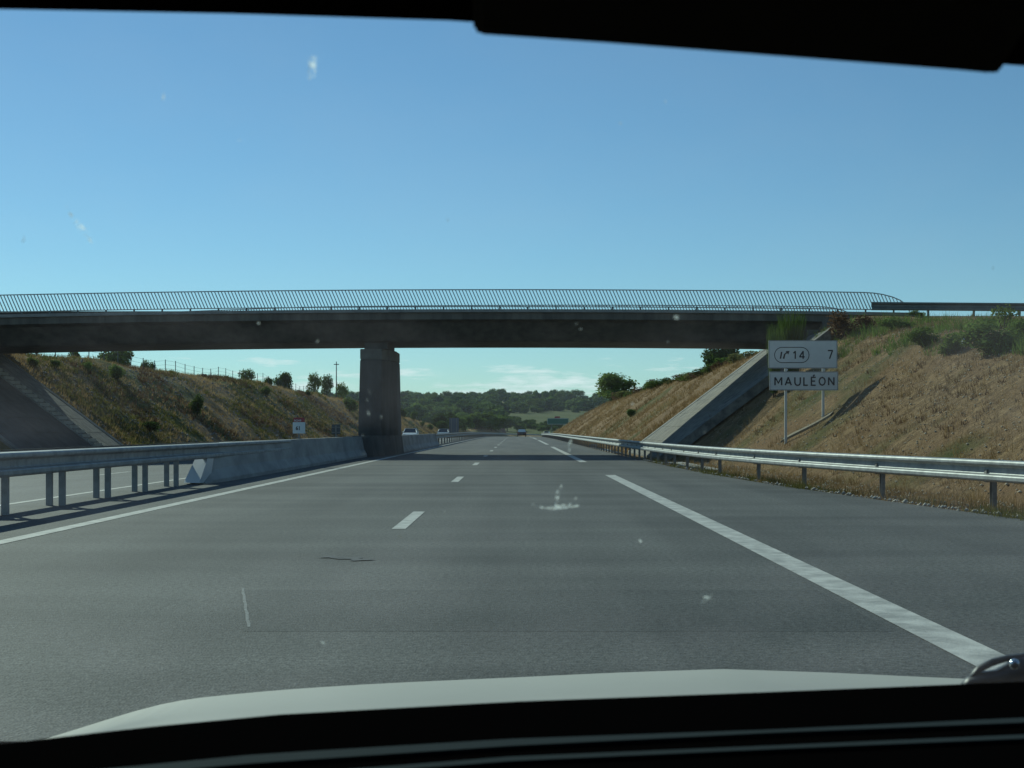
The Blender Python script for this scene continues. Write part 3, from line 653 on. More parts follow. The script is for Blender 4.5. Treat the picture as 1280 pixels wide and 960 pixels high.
for zz in (z0 + 0.1, z1 - 0.1): MB().box(-0.15, 0.15, -0.02, -0.001, zz - 0.012, zz + 0.012).build('stiffener', GALVD, kb)
MB().box(-0.025, 0.025, -0.05, -0.021, -0.03, z1 - 0.04).build('post', GALVD, kb)
# far signs
D = 300; x = wx(567.5, D)
fb = thing('road_sign_back', 'dark back of a tall road sign beyond the opposite carriageway', 'road sign', (x, D, G(x, D)))
MB().box(-1.05, 1.05, 0, 0.05, wz(541, D) - fb.location.z, wz(522.5, D) - fb.location.z).build('plate_back', mat('blue_grey_back', (0.075, 0.10, 0.13), 0.6), fb)
for dx in (-0.6, 0.6): MB().box(dx - 0.06, dx + 0.06, -0.13, -0.01, -0.3, wz(523, D) - fb.location.z).build('post', GALVD, fb)
D = 405; x = wx(697.5, D)
gs = thing('direction_sign', 'wide green direction sign by the far bend of the motorway', 'road sign', (x, D, G(x, D)))
z0 = wz(530.5, D) - gs.location.z; z1 = wz(522.8, D) - gs.location.z; hw = 13.3 * D / F
g1 = MB().xz(rrect(-hw, hw, z0, z1, 0.2), 0, 0.08).build('sign_plate', SIGNG, gs)
ring('plate_border', -hw + 0.05, hw - 0.05, z0 + 0.05, z1 - 0.05, 0.18, 0.07, -0.01, TIN, g1)
MB().box(-1.0, 0.6, 0, 0.08, z1 + 0.02, z1 + 0.55).build('route_plate', SIGNR, gs)
for dx in (-hw * 0.6, hw * 0.6): MB().box(dx - 0.1, dx + 0.1, 0.1, 0.3, -1.0, z1 - 0.1).build('post', GALVD, gs)
# ------------------------------------------------------------------ cars on the road
CARP = mat('car_white_paint', (0.72, 0.74, 0.72), 0.25, spec=0.6); CARD = mat('car_dark_paint', (0.03, 0.015, 0.015), 0.25, spec=0.6)
CARB = mat('car_silver_paint', (0.35, 0.42, 0.46), 0.25, spec=0.6)
GLS = mat('dark_car_glass', (0.015, 0.02, 0.022), 0.08, spec=0.8); TYRE = mat('tyre_rubber', (0.02, 0.02, 0.02), 0.85); RIM = mat('alloy_rim', (0.4, 0.4, 0.4), 0.4, 0.6)
HEADL = mat('headlamp_glass', (0.6, 0.62, 0.6), 0.15); TAILL = mat('tail_lamp_red', (0.35, 0.015, 0.01), 0.3)
def make_car(name, label, loc, rz, body, roofm=None, cat='car', hatch=True, van=False, glass=None):
    """front towards +Y; profile points (y, z)"""
    t = thing(name, label, cat, loc, rz)
    k = 1.35 if van else 1.0
    low = [(-1.98, 0.30), (-2.02, 0.55), (-1.98, 0.88 * k), (-1.0, 0.93 * k), (0.9, 0.92 * k), (1.55, 0.82 * k), (1.98, 0.68), (2.05, 0.45), (1.98, 0.26), (1.6, 0.22), (-1.6, 0.22)]
    v = []; n = len(low); wl = [0.80, 0.86, 0.86, 0.80]; xs_ = [-1, -0.93, 0.93, 1]
    rows = [(-0.80, 0.94), (-0.86, 1.0), (0.86, 1.0), (0.80, 0.94)]
    for xx_, sc in ((-0.86, 0.97), (-0.78, 1.0), (0.78, 1.0), (0.86, 0.97)):
        for y, z in low: v.append((xx_, y * sc, 0.55 + (z - 0.55) * sc))
    f = [tuple(range(n - 1, -1, -1)), tuple(range(3 * n, 4 * n))]
    for r_ in range(3):
        for q in range(n): w2 = (q + 1) % n; f.append((r_ * n + q, r_ * n + w2, (r_ + 1) * n + w2, (r_ + 1) * n + q))
    b = MB(); b.add(v, f); b.build('body', body, t, bevel=0.03)
    zt = 1.95 if van else 1.43; zb = 0.90 * k
    yb = [(-1.85, 1.0), (-1.45, 0.62)] if hatch else [(-1.5, 1.0), (-0.85, 0.62)]
    if van: yb = [(-1.95, 1), (-1.9, 0.7)]
    gv = [(-0.80, yb[0][0], zb), (0.80, yb[0][0], zb), (0.80, 1.05, zb), (-0.80, 1.05, zb), (-0.62, yb[1][0], zt - 0.04), (0.62, yb[1][0], zt - 0.04), (0.62, 0.22, zt - 0.04), (-0.62, 0.22, zt - 0.04)]
    fc = [(3, 2, 1, 0), (4, 5, 6, 7), (0, 1, 5, 4), (1, 2, 6, 5), (2, 3, 7, 6), (3, 0, 4, 7)]
    MB().add(gv, fc).build('windows', glass or GLS, t, bevel=0.03)
    MB().box(-0.63, 0.63, yb[1][0] - 0.05, 0.28, zt - 0.05, zt).build('roof', roofm or body, t, bevel=0.02)
    for sx_ in (-1, 1):
        for (ya, za, yb_, zb_) in ((1.05, zb, 0.22, zt - 0.03), (-0.45, zb, -0.45, zt - 0.03), (yb[0][0], zb, yb[1][0], zt - 0.03)):
            MB().bar((sx_ * 0.805, ya, za), (sx_ * 0.63, yb_, zb_), 0.035, 5).build('pillar', body, t)
        for y in (-1.25, 1.3):
            w_ = MB().bar((sx_ * 0.68, y, 0.31), (sx_ * 0.87, y, 0.31), 0.31, 16).build('wheel', TYRE, t)
            MB().bar((sx_ * 0.865, y, 0.31), (sx_ * 0.885, y, 0.31), 0.19, 12).build('rim', RIM, w_)
        MB().box(sx_ * 0.62 - 0.15, sx_ * 0.62 + 0.15, 1.90, 2.02, 0.58, 0.72).build('headlight', HEADL, t, bevel=0.02)
        MB().box(sx_ * 0.70 - 0.10, sx_ * 0.70 + 0.10, -2.03, -1.93, 0.62, 0.84).build('tail_light', TAILL, t, bevel=0.01)
        MB().box(sx_ * 0.93 - 0.08, sx_ * 0.93 + 0.08, 0.85, 0.95, 0.92 * k, 1.04 * k).build('wing_mirror', body, t, bevel=0.02)
    MB().box(-0.45, 0.45, 1.99, 2.06, 0.34, 0.50).build('grille', SIGNK, t)
    return t
def on_road(u, D): return (u + shift(D), D, base(D) + cross(u))
make_car('car', 'white car coming the other way, just right of the bridge pier above the concrete barrier', on_road(-12.9, 164), R(180), CARP)
make_car('car', 'small pale car coming the other way, second one behind the median rail', on_road(-11.3, 208), R(180), CARB)
make_car('car', 'dark car with a pale roof driving ahead in the far distance of the right lane', on_road(0.45, 262), 0, CARD, CARP, glass=mat('sky_reflection_glass', (0.8, 0.8, 0.76), 0.4))  # sky reflection in its rear window painted as pale glass
make_car('van', 'pale van far off on the bend left of the green sign', on_road(-8.8, 420), R(170), CARB, cat='van', van=True)
make_car('car', 'bluish car far off on the bend below the green sign', on_road(-11.5, 452), R(165), CARB)
# ------------------------------------------------------------------ vegetation
def leaf_cloud(lobes, n, size, seed, up=0.25, hollow=0.55, dens_noise=True):
    """n leaf quads spread through the lobes [(cx,cy,cz, rx,ry,rz)]"""
    r = np.random.default_rng(seed); L = np.array(lobes, float); wgt = L[:, 3] * L[:, 4] * L[:, 5]; wgt = wgt ** 0.75; wgt /= wgt.sum()
    k = r.choice(len(L), n, p=wgt); d = r.normal(size=(n, 3)); d /= np.linalg.norm(d, axis=1)[:, None]
    rad = (hollow + (1 - hollow) * r.random(n) ** 0.6) * (1 + 0.10 * r.normal(size=n))
    c = L[k, :3] + d * rad[:, None] * L[k, 3:]
    t1 = r.normal(size=(n, 3)); t1 /= np.linalg.norm(t1, axis=1)[:, None]
    nrm = d + r.normal(size=(n, 3)) * 0.7; nrm[:, 2] += up; nrm /= np.linalg.norm(nrm, axis=1)[:, None]
    t1 -= nrm * (t1 * nrm).sum(1)[:, None]; t1 /= np.linalg.norm(t1, axis=1)[:, None] + 1e-9; t2 = np.cross(nrm, t1)
    s = size * (0.6 + 0.8 * r.random(n))[:, None]
    V = np.stack([c - t1 * s, c - t2 * s * 0.55, c + t1 * s, c + t2 * s * 0.55], 1).reshape(-1, 3)
    return V, np.arange(4 * n).reshape(n, 4)
def crown_lobes(seed, h=1.0, wd=0.42, z0=0.28, n=11):
    r = random.Random(seed); out_ = [(0, 0, (z0 + h) / 2, wd * 0.62, wd * 0.62, (h - z0) * 0.36)]
    for i in range(n):
        a = r.uniform(0, 2 * math.pi); z = z0 + (h - z0) * r.uniform(0.12, 0.84); rr = wd * r.uniform(0.35, 0.72) * math.sin(math.pi * min(0.93, 0.2 + (z - z0) / (h - z0) * 0.75)) ** 0.5
        s_ = wd * r.uniform(0.26, 0.44); out_.append((rr * math.cos(a), rr * math.sin(a), z, s_, s_, s_ * 0.8))
    return out_
def core_mesh(lobes, k=0.62, sub=1):
    vs, fs = [], []
    for i, (x, y, z, a, b_, c) in enumerate(lobes):
        q = ico(1, sub, 0.15, (a * k, b_ * k, c * k), i); n0 = len(vs)
        vs += [(v.co.x + x, v.co.y + y, v.co.z + z) for v in q.verts]; fs += [tuple(n0 + v.index for v in f.verts) for f in q.faces]; q.free()
    return np.array(vs), np.array(fs)
def crown_mesh(name, lobes, n, size, seed, m, core=0.6):
    V1, F1 = leaf_cloud(lobes, n, size, seed)
    if core:
        V2, F2 = core_mesh(lobes, core); F2q = np.concatenate([F2, F2[:, 2:3]], 1)
        V_ = np.concatenate([V1, V2]); me = bpy.data.meshes.new(name)
        fl = [tuple(q) for q in F1] + [tuple(q + len(V1)) for q in F2]; me.from_pydata(V_.tolist(), [], [tuple(int(i) for i in f) for f in fl]); me.update()
    else: me = npmesh(name, V1, F1)
    me.materials.append(m); return me
def trunk_mesh(seed, lobes, h=1.0, r0=0.03):
    r = random.Random(seed); b = MB(); p = [(0, 0, -0.05), (0.01, 0.0, 0.18 * h), (0.02 * r.uniform(-1, 1), 0.02, 0.4 * h), (0.0, 0.0, 0.7 * h)]
    for i, (a, c) in enumerate(zip(p, p[1:])): b.bar(a, c, (r0 * (1 - 0.25 * i), r0 * (0.75 - 0.25 * i)), 7)
    for i, (x, y, z, *_) in enumerate(lobes[1:7]): b.bar((0, 0, 0.22 * h + 0.05 * i * h), (x * 0.9, y * 0.9, z), (r0 * 0.5, r0 * 0.15), 5)
    me = b.me('trunk'); me.materials.append(BARK); return me
VAR = []
for i, (wd, z0, n, sz, m_) in enumerate(((0.42, 0.16, 2600, 0.030, LEAF), (0.52, 0.10, 2600, 0.034, LEAF), (0.36, 0.2, 2300, 0.030, LEAF2), (0.60, 0.05, 2500, 0.040, LEAF), (0.48, 0.30, 1500, 0.032, LEAF2))):
    lb = crown_lobes(20 + i, 1.0, wd, z0, 12 if i < 4 else 8)
    VAR.append((crown_mesh('crown', lb, n, sz, 50 + i, m_, 0.6 if i < 4 else 0.35), trunk_mesh(70 + i, lb)))
def tree(name, label, cat, loc, h, v, group=None, wide=1.0, rz=None, parts=True):
    t = thing(name, label, cat, loc, rz if rz is not None else random.uniform(0, 6.28), group)
    c = link('crown', VAR[v][0], None, t); k = link('trunk', VAR[v][1], None, t)
    for o in (c, k): o.scale = (h * wide, h * wide, h)
    return t
def place(px, py_base, D=None):
    a = (px - VX) / F
    if D is None:
        r_ = hit(px, py_base)
        if r_ is None: return None
        X, D = r_
    else: X = a * D
    return X, D, G(X, D)
# trees that stand out
def feature(label, px, D, ytop, wpx, v, cat='tree', name='broadleaf_tree', drop=0.3):
    X = wx(px, D); z = G(X, D) - drop; h = wz(ytop, D) - z; wd = wpx / F * D
    ww = VAR[v][0]; ext = 2 * [0.42, 0.52, 0.36, 0.60, 0.48][v] * 1.12
    return tree(name, label, cat, (X, D, z), h, v, None, wd / (ext * h))
feature('large dark bushy tree on the right bank where the far slope ends', 768, 172, 462, 80, 1)
feature('dark broadleaf tree on top of the right bank seen just under the bridge deck', 903, 98, 420, 66, 3)
feature('dark broadleaf tree on the left bank directly below the bridge deck', 146, 118, 425, 62, 3)
feature('small tree on the left bank crest, left of the group by the mast', 355, 215, 461, 38, 1)
feature('leftmost of the open trees beside the thin mast on the left', 393, 245, 466, 24, 4)
feature('middle open tree beside the thin mast on the left', 408, 250, 468, 24, 4)
feature('rightmost low tree beside the thin mast on the left', 427, 262, 478, 22, 4)
feature('small low tree on the left bank crest, right of the dark one under the deck', 308, 170, 461, 30, 4)
feature('tiny tree between the left bank crest and the fence posts', 186, 140, 446, 26, 1, drop=0.6)
feature('low dark bush at the far left on the bank crest below the deck', 92, 105, 433, 28, 3, drop=0.6)
# thin mast
X, D = wx(420.5, 262), 262.0
ms = thing('mast', 'thin tall mast rising behind the left bank', 'mast', (X, D, G(X, D)))
MB().bar((0, 0, -0.5), (0, 0, wz(452, D) - G(X, D)), (0.14, 0.08), 8).build('pole', SIGNB, ms)
MB().box(-0.5, 0.5, -0.05, 0.05, wz(456, D) - G(X, D), wz(455, D) - G(X, D)).build('crossarm', SIGNB, ms)
# fence along the left crest
fn = thing('wire_fence', 'wire fence on thin posts along the crest of the left bank', 'fence', (-27.5, 70, 0))
fp = []
for k in range(50):
    D = 68 + 3.2 * k; X = -27.6 - 0.01 * k; z = G(X, D); fp.append((X, D, z))
    p = MB().bar((0, 0, -0.3), (0, 0, 1.0), 0.032, 5)
    if k == 0: fpm = p.me('post')
    link('post', fpm, SIGNB if k == 0 else None, fn).location = Vector((X, D, z)) - fn.location
for zz in (0.3, 0.6, 0.92): local(MB().tube([(a, b_, c + zz) for a, b_, c in fp], 0.008, 3).build('wire', SIGNB, fn), fn)
# shrubs
def shrub_mesh(seed, m, n=1300, sz=0.05, h=1.0, spiky=False, core=0.5):
    r = random.Random(seed); lb = []
    for i in range(7): a = r.uniform(0, 6.28); q = r.uniform(0, 0.34); s_ = r.uniform(0.18, 0.32); lb.append((q * math.cos(a), q * math.sin(a), s_ * 0.9 + r.uniform(0, 0.45), s_, s_, s_ * 1.05))
    if not spiky: return crown_mesh('foliage', lb, n, sz, seed, m, core)
    rr = np.random.default_rng(seed); k = n; a = rr.random(k) * 6.28; q = rr.random(k) ** 0.7 * 0.16; ln = 0.5 + 0.6 * rr.random(k); tilt = 0.10 + 0.42 * rr.random(k)
    b0 = np.stack([q * np.cos(a), q * np.sin(a), np.zeros(k)], 1); b0[:, 2] = rr.random(k) * 0.35 * h; dr = np.stack([np.cos(a) * tilt, np.sin(a) * tilt, np.ones(k)], 1); b1 = b0 + dr * (ln * 0.72)[:, None]; b0 = b0 + dr * 0.1
    sd = rr.normal(size=(k, 3)); sd /= np.linalg.norm(sd, axis=1)[:, None]; sd *= 0.012
    V_ = np.stack([b0 - sd, b0 + sd, b1 + sd * 0.3, b1 - sd * 0.3], 1).reshape(-1, 3); me = npmesh('foliage', V_, np.arange(4 * k).reshape(k, 4)); me.materials.append(m); return me
SCRUB = foliage('scrub_leaf', (0.085, 0.095, 0.03), (0.22, 0.22, 0.08), 0.4)
stem_me = MB()
for k in range(5): a = k * 1.256; stem_me.bar((0, 0, -0.1), (0.25 * math.cos(a), 0.25 * math.sin(a), 0.55), (0.02, 0.008), 5)
stem_me = stem_me.me('stems'); stem_me.materials.append(BARK)
SH = {'scrub': shrub_mesh(8, SCRUB, 900, 0.05, core=0.2), 'green': shrub_mesh(1, LEAF2), 'green2': shrub_mesh(2, BROOM), 'dark': shrub_mesh(3, LEAF), 'broom': shrub_mesh(4, BROOM, 1500, spiky=True), 'dry': shrub_mesh(5, DRYB, 900, 0.045, core=0.25), 'open': shrub_mesh(6, LEAF2, 420, 0.05, core=0)}
def shrub(kind, label, px, py, wpx, hpx, D=None, name='shrub', group=None, sink=0.15, ytop=None):
    r_ = place(px, py, D)
    if r_ is None: return
    X, D, z = r_; wd = wpx / F * D; h = hpx / F * D
    if ytop: h = (wz(ytop, D) - z) * 1.05
    t = thing(name, label, 'shrub', (X, D, z - sink * h * 0.3), random.uniform(0, 6.28), group)
    f_ = link('foliage', SH[kind], None, t); s_ = link('stems', stem_me, None, t)
    for o in (f_, s_): o.scale = (wd / 1.05, wd / 1.05, h)
    return t
shrub('broom', 'tall light green broom bush rising behind the top of the exit sign', 990, 428, 44, 38, 50.3, ytop=394)
shrub('broom', 'second light green broom bush just behind the left corner of the sign', 968, 430, 24, 22, 50.0, ytop=410)
shrub('dry', 'brown dried bush with pale seed heads at the right end of the bridge deck', 1050, 425, 52, 40, 51.5, ytop=388)
shrub('dry', 'low brown dried bush below the cornice end on the right bank', 1080, 424, 44, 26, 51, ytop=394)
shrub('green2', 'low green bush in the middle of the right bank crest, left of the largest bush', 1155, 434, 50, 26)
shrub('green2', 'flat green bush at the crest below the crossing road rail posts', 1120, 412, 50, 16)
shrub('green2', 'light green bush left of the largest bush on the right bank', 1188, 444, 44, 28)
shrub('green2', 'largest green bush on the right bank crest', 1238, 442, 84, 46)
shrub('green2', 'green bush cut by the right edge of the picture below the crossing road rail', 1282, 428, 50, 32)
shrub('open', 'small sparse leafy tree standing against the sky beside the crossing road rail', 1254, 412, 40, 46, name='small_tree', ytop=371)
shrub('green2', 'small green tuft of bush at the crest below the first rail post', 1146, 396, 22, 8)
shrub('dark', 'single round dark bush in the middle of the right slope beyond the bridge', 788, 522, 15, 13)
for i, (px, py, w_, h_, lb) in enumerate(((40, 459, 18, 14, 'topmost-left green bush on the left slope beside the kerb of the paving'), (70, 461, 16, 13, 'second green bush from the left on the left slope'), (109, 464, 16, 14, 'third green bush from the left on the upper left slope'), (146, 476, 26, 24, 'largest green bush in the middle of the left slope'),
        (187, 540, 32, 16, 'low green bush near the foot of the left slope'), (248, 522, 22, 34, 'tall narrow green bush in the lower middle of the left slope'), (333, 496, 20, 16, 'green bush near the crest of the left slope above the 61 marker'), (385, 496, 12, 8, 'tiny green bush at the crest of the left slope right of the 61 marker'),
        (436, 514, 22, 22, 'green bush on the left slope right beside the bridge pier'), (503, 522, 12, 14, 'dark bush on the slope just right of the bridge pier'), (517, 526, 12, 14, 'second dark bush on the slope right of the bridge pier'), (528, 534, 9, 8, 'third small bush on the slope right of the bridge pier'), (538, 538, 10, 10, 'lowest small bush on the slope right of the bridge pier'))):
    shrub(['green', 'dark', 'green'][i % 3], lb, px, py, w_, h_)
# hedge of bushes along the right crest beyond the bridge
for i in range(34):
    px = 800 + i * 5.6 + random.uniform(-2, 2); D = 168 - i * 2.95; X = 12.6 + random.uniform(-0.8, 1.6); 
    h = random.uniform(0.45, 1.0) if i > 17 else random.uniform(0.7, 1.3); wd = random.uniform(1.6, 3.2)
    t = thing('crest_shrub', ('dried brown bush' if i % 3 == 0 else 'yellowish green bush') + ' in the ragged hedge on the right bank crest beyond the bridge', 'shrub', (X, D, G(X, D) - 0.2), random.uniform(0, 6), 'hedge bushes on the right crest')
    k = 'dry' if i % 3 == 0 else random.choice(['scrub', 'scrub', 'green2'])
    f_ = link('foliage', SH[k], None, t); f_.scale = (wd, wd, h)
for i in range(16):
    D = 75 + i * 11; X = -27.5 - random.uniform(0, 4); t = thing('crest_shrub', 'low dry bush on the crest of the left bank by the wire fence', 'shrub', (X, D, G(X, D) - 0.2), random.uniform(0, 6), 'low bushes on the left crest')
    k = random.choice(['green', 'dry', 'dry']); wd = random.uniform(1.2, 2.6); link('foliage', SH[k], None, t).scale = (wd, wd, random.uniform(0.6, 1.3))
# grass tufts on the banks (nobody could count them)
def tufts(name, label, pts, m, hmin, hmax, blades, wd, seed):
    r = np.random.default_rng(seed); P = np.array(pts); n = len(P) * blades; B = np.repeat(P, blades, 0)
    hh = np.repeat(hmin + (hmax - hmin) * r.random(len(P)), blades) * (0.6 + 0.6 * r.random(n)); sc = B[:, 3]; hh = hh * sc
    a = r.random(n) * 6.28; q = r.random(n) * 0.12 * sc; ti = r.random(n) * 0.7
    b0 = B[:, :3] + np.stack([q * np.cos(a), q * np.sin(a), -0.03 * np.ones(n)], 1); tp = b0 + np.stack([np.cos(a) * ti * hh, np.sin(a) * ti * hh, hh], 1)
    w_ = r.random(n) * 6.28; s_ = np.stack([np.cos(w_), np.sin(w_), np.zeros(n)], 1) * (wd * sc)[:, None]
    V_ = np.stack([b0 - s_, b0 + s_, tp], 1).reshape(-1, 3); me = npmesh(name, V_, np.arange(3 * n).reshape(n, 3)); me.materials.append(m)
    return tag(link(name, me), label, 'grass', kind='stuff')
def scatter(n, xr, dr, cond, seed, sc=lambda D: 1.0):
    r = random.Random(seed); o_ = []
    while len(o_) < n:
        D = dr[0] + (dr[1] - dr[0]) * r.random() ** 1.5; u = r.uniform(*xr); X = u + shift(D)
        if cond(u, D): o_.append((X, D, G(X, D), sc(D) * r.uniform(0.7, 1.3)))
    return o_
def right_ok(u, D):
    if u < railx(D) + 0.35 and D > 44: return False
    if u < edge(D) + 0.2: return False
    if 51.8 < D < 66.2 and u < 12.6: return False
    if YF < D < YB and u < 13.2: return False
    dn = noise.noise(Vector((u * 0.35, D * 0.25, 5))); return dn > -0.12 or random.random() < 0.2
def left_ok(u, D):
    if 51.8 < D < 66.2: return False
    dn = noise.noise(Vector((u * 0.3, D * 0.15, 8))); return dn > -0.1 or random.random() < 0.25
tufts('dry_grass', 'straw coloured dry grass on the near right bank', scatter(15000, (4.6, 26), (14, 52), right_ok, 11), DRY, 0.07, 0.22, 7, 0.006, 1)
tufts('dry_grass', 'straw coloured dry grass on the right bank beyond the bridge', scatter(10000, (4.9, 15), (66, 240), right_ok, 12, lambda D: 0.8 + D / 250), DRY, 0.10, 0.24, 6, 0.012, 2)
tufts('dry_grass', 'brownish dry grass on the left bank', scatter(14000, (-31, -18.7), (66, 330), left_ok, 13, lambda D: 0.8 + D / 250), DRY, 0.10, 0.24, 6, 0.014, 3)
tufts('dead_brush', 'dark brown dead brush patches on the left bank', scatter(3500, (-29, -18.7), (66, 260), lambda u, D: noise.noise(Vector((u * 0.2, D * 0.08, 21))) > 0.12, 14, lambda D: 0.8 + D / 250), DRYB, 0.10, 0.28, 8, 0.02, 4)
tufts('green_weeds', 'yellow green weeds on the left bank', scatter(4500, (-28, -18.7), (68, 260), lambda u, D: noise.noise(Vector((u * 0.16, D * 0.06, 33))) > 0.10, 15, lambda D: 0.8 + D / 250), WEED, 0.10, 0.26, 8, 0.02, 5)
tufts('green_weeds', 'green weeds at the edge of the right shoulder', scatter(1500, (4.4, 9), (13, 44), lambda u, D: edge(D) - 0.05 < u < edge(D) + 0.9 and noise.noise(Vector((u * 0.6, D * 0.35, 2))) > -0.02, 16), WEED, 0.06, 0.2, 6, 0.006, 6)
tufts('green_weeds', 'low green plants on the crest of the right bank', scatter(4200, (9.5, 26), (28, 53), lambda u, D: G(u, D) > 0.60 * interp(D, CRX, CRV) + 0.9 and noise.noise(Vector((u * 0.3, D * 0.3, 6))) > -0.05, 17), BROOM, 0.14, 0.42, 8, 0.012, 7)
tufts('dead_brush', 'brown dead brush under the crest of the right bank', scatter(2200, (7.5, 24), (20, 54), lambda u, D: G(u, D) > 0.9 and noise.noise(Vector((u * 0.25, D * 0.3, 16))) > 0.10, 18), DRYB, 0.06, 0.17, 9, 0.009, 8)
# stones
def stones(name, label, pts, m, s0, s1, seed):
    r = random.Random(seed); vs = []; fs = []
    for X, D, z, sc in pts:
        s_ = r.uniform(s0, s1) * sc; n0 = len(vs); a = r.uniform(0, 3)
        for dx, dy, dz in ((1, 0, 0), (0, 1, 0), (-1, 0, 0), (0, -1, 0), (0, 0, 0.8), (0, 0, -0.6)):
            dx, dy = dx * math.cos(a) - dy * math.sin(a), dx * math.sin(a) + dy * math.cos(a); k = s_ * r.uniform(0.7, 1.2); vs.append((X + dx * k, D + dy * k, z + dz * k + 0.02))
        for q in ((0, 1, 4), (1, 2, 4), (2, 3, 4), (3, 0, 4), (1, 0, 5), (2, 1, 5), (3, 2, 5), (0, 3, 5)): fs.append(tuple(n0 + i for i in q))
    me = npmesh(name, vs, fs); me.materials.append(m); return tag(link(name, me), label, 'stones', kind='stuff')
stones('loose_stones', 'small pale stones lying on the near right slope', scatter(14000, (5, 22), (14, 51), lambda u, D: u > edge(D) + 0.6, 31), mat('slope_stone', (0.62, 0.52, 0.38), 0.9, var=0.4, scale=3), 0.008, 0.032, 1)
stones('loose_stones', 'grey stones lying on the left slope', scatter(3500, (-26, -18.6), (67, 200), lambda u, D: True, 32, lambda D: 1 + D / 100), mat('grey_stone', (0.25, 0.235, 0.22), 0.9, var=0.4, scale=3), 0.02, 0.06, 2)
stones('loose_stones', 'pale stones along the edge of the right shoulder', scatter(700, (4.3, 9), (13, 47), lambda u, D: edge(D) < u < edge(D) + 0.5, 33), STONE, 0.012, 0.05, 3)
rk = ico(0.22, 2, 0.12, (1.3, 1, 0.6), 5); rm_ = bpy.data.meshes.new('white_rock'); rk.to_mesh(rm_); rk.free(); rm_.materials.append(PALE)
o = link('white_rock', rm_); o.location = (5.0, 88, G(5.0, 88) + 0.1); tag(o, 'white rock behind the right guard rail beyond the bridge', 'rock')
for i, (px, py, lb) in enumerate(((1205, 430, 'white boundary stone in the grass left of the largest bush on the right'),)):
    X, D, z = place(px, py); b = MB(); b.prism([(-0.09, -0.06), (0.09, -0.06), (0.09, 0.06), (-0.09, 0.06)], -0.1, 0.15, [(-0.03, -0.03), (0.03, -0.03), (0.03, 0.03), (-0.03, 0.03)])
    o = b.build('marker_stone', TIN); o.location = (X, D, z); tag(o, lb, 'marker')
# ------------------------------------------------------------------ far countryside
far_pts = []
r = random.Random(99)
def far_tree(px, py, hpx, v, label, group, wide=1.0):
    q = place(px, py)
    if q is None: return
    X, D, z = q
    if D < 300: return
    far_pts.append((X, D)); tree('distant_tree', ('broad ' if v in (1, 3) else 'loose crowned ' if v == 4 else 'upright ') + label + (', just right of the bridge pier' if px < 560 else ', left of the far car' if px < 645 else ', right of the far car'), 'tree', (X, D, z - 0.4), max(3.0, hpx / F * D), v, group, wide)
GA, GB, GC, GD = 'skyline trees on the far hill', 'trees in the wooded hillside', 'trees on the valley floor', 'bushes around the far bend'
px = 424
while px < 768:     # skyline
    h = r.choice([9, 10, 12, 13, 15, 17]) ; D = r.uniform(1380, 1560); X = wx(px, D); z = G(X, D); v = r.choice([0, 1, 1, 3, 4])
    tree('distant_tree', ('broad' if v in (1, 3) else 'loose' if v == 4 else 'round') + ' tree on the far skyline ' + ('left of the bridge pier' if px < 470 else 'just right of the bridge pier' if px < 560 else 'above the middle of the road' if px < 650 else 'towards the right bank'), 'tree', (X, D, z - 1), h / F * D + 1, v, GA, 1.0 if v != 3 else 0.8); px += r.uniform(3.5, 8.5)
for px, h in ((794, 0), (690, 17), (537, 0)):
    if h: far = (wx(px, 1450), 1450); tree('poplar_tree', 'narrow poplar sticking up above the far skyline', 'tree', (far[0], 1450, G(*far) - 1), h / F * 1450, 2, None, 0.45)
n = 0
while n < 95:
    px = r.uniform(495, 770); py = r.uniform(497, 529); s_ = (py - 490) / 40
    if 640 < px < 750 and py > 517: continue
    if 596 < px < 628 and 497 < py < 503: continue
    far_tree(px, py, r.uniform(9, 13) + 10 * s_, r.choice([0, 1, 3, 3, 4]), 'dark green tree in the wooded hillside', GB, r.uniform(0.9, 1.3)); n += 1
for i in range(34):
    far_tree(r.uniform(636, 752), r.uniform(507, 518), r.uniform(8, 12), r.choice([0, 1, 3]), 'dark tree above the pale green field', 'hedge trees above the field', 1.2)
n = 0
while n < 40:
    px = r.uniform(545, 648); py = r.uniform(529, 540)
    far_tree(px, py, r.uniform(16, 26) if px < 640 else r.uniform(9, 13), r.choice([0, 1, 3, 2]), 'dark tree on the valley floor beyond the crest', GC, r.uniform(0.9, 1.2)); n += 1
n = 0
while n < 26:
    px = r.uniform(648, 712); py = r.uniform(531, 540)
    far_tree(px, py, r.uniform(5, 9) if px > 680 else r.uniform(8, 14), r.choice([1, 3]), 'dark bush beside the far bend of the motorway', GD, 1.3); n += 1
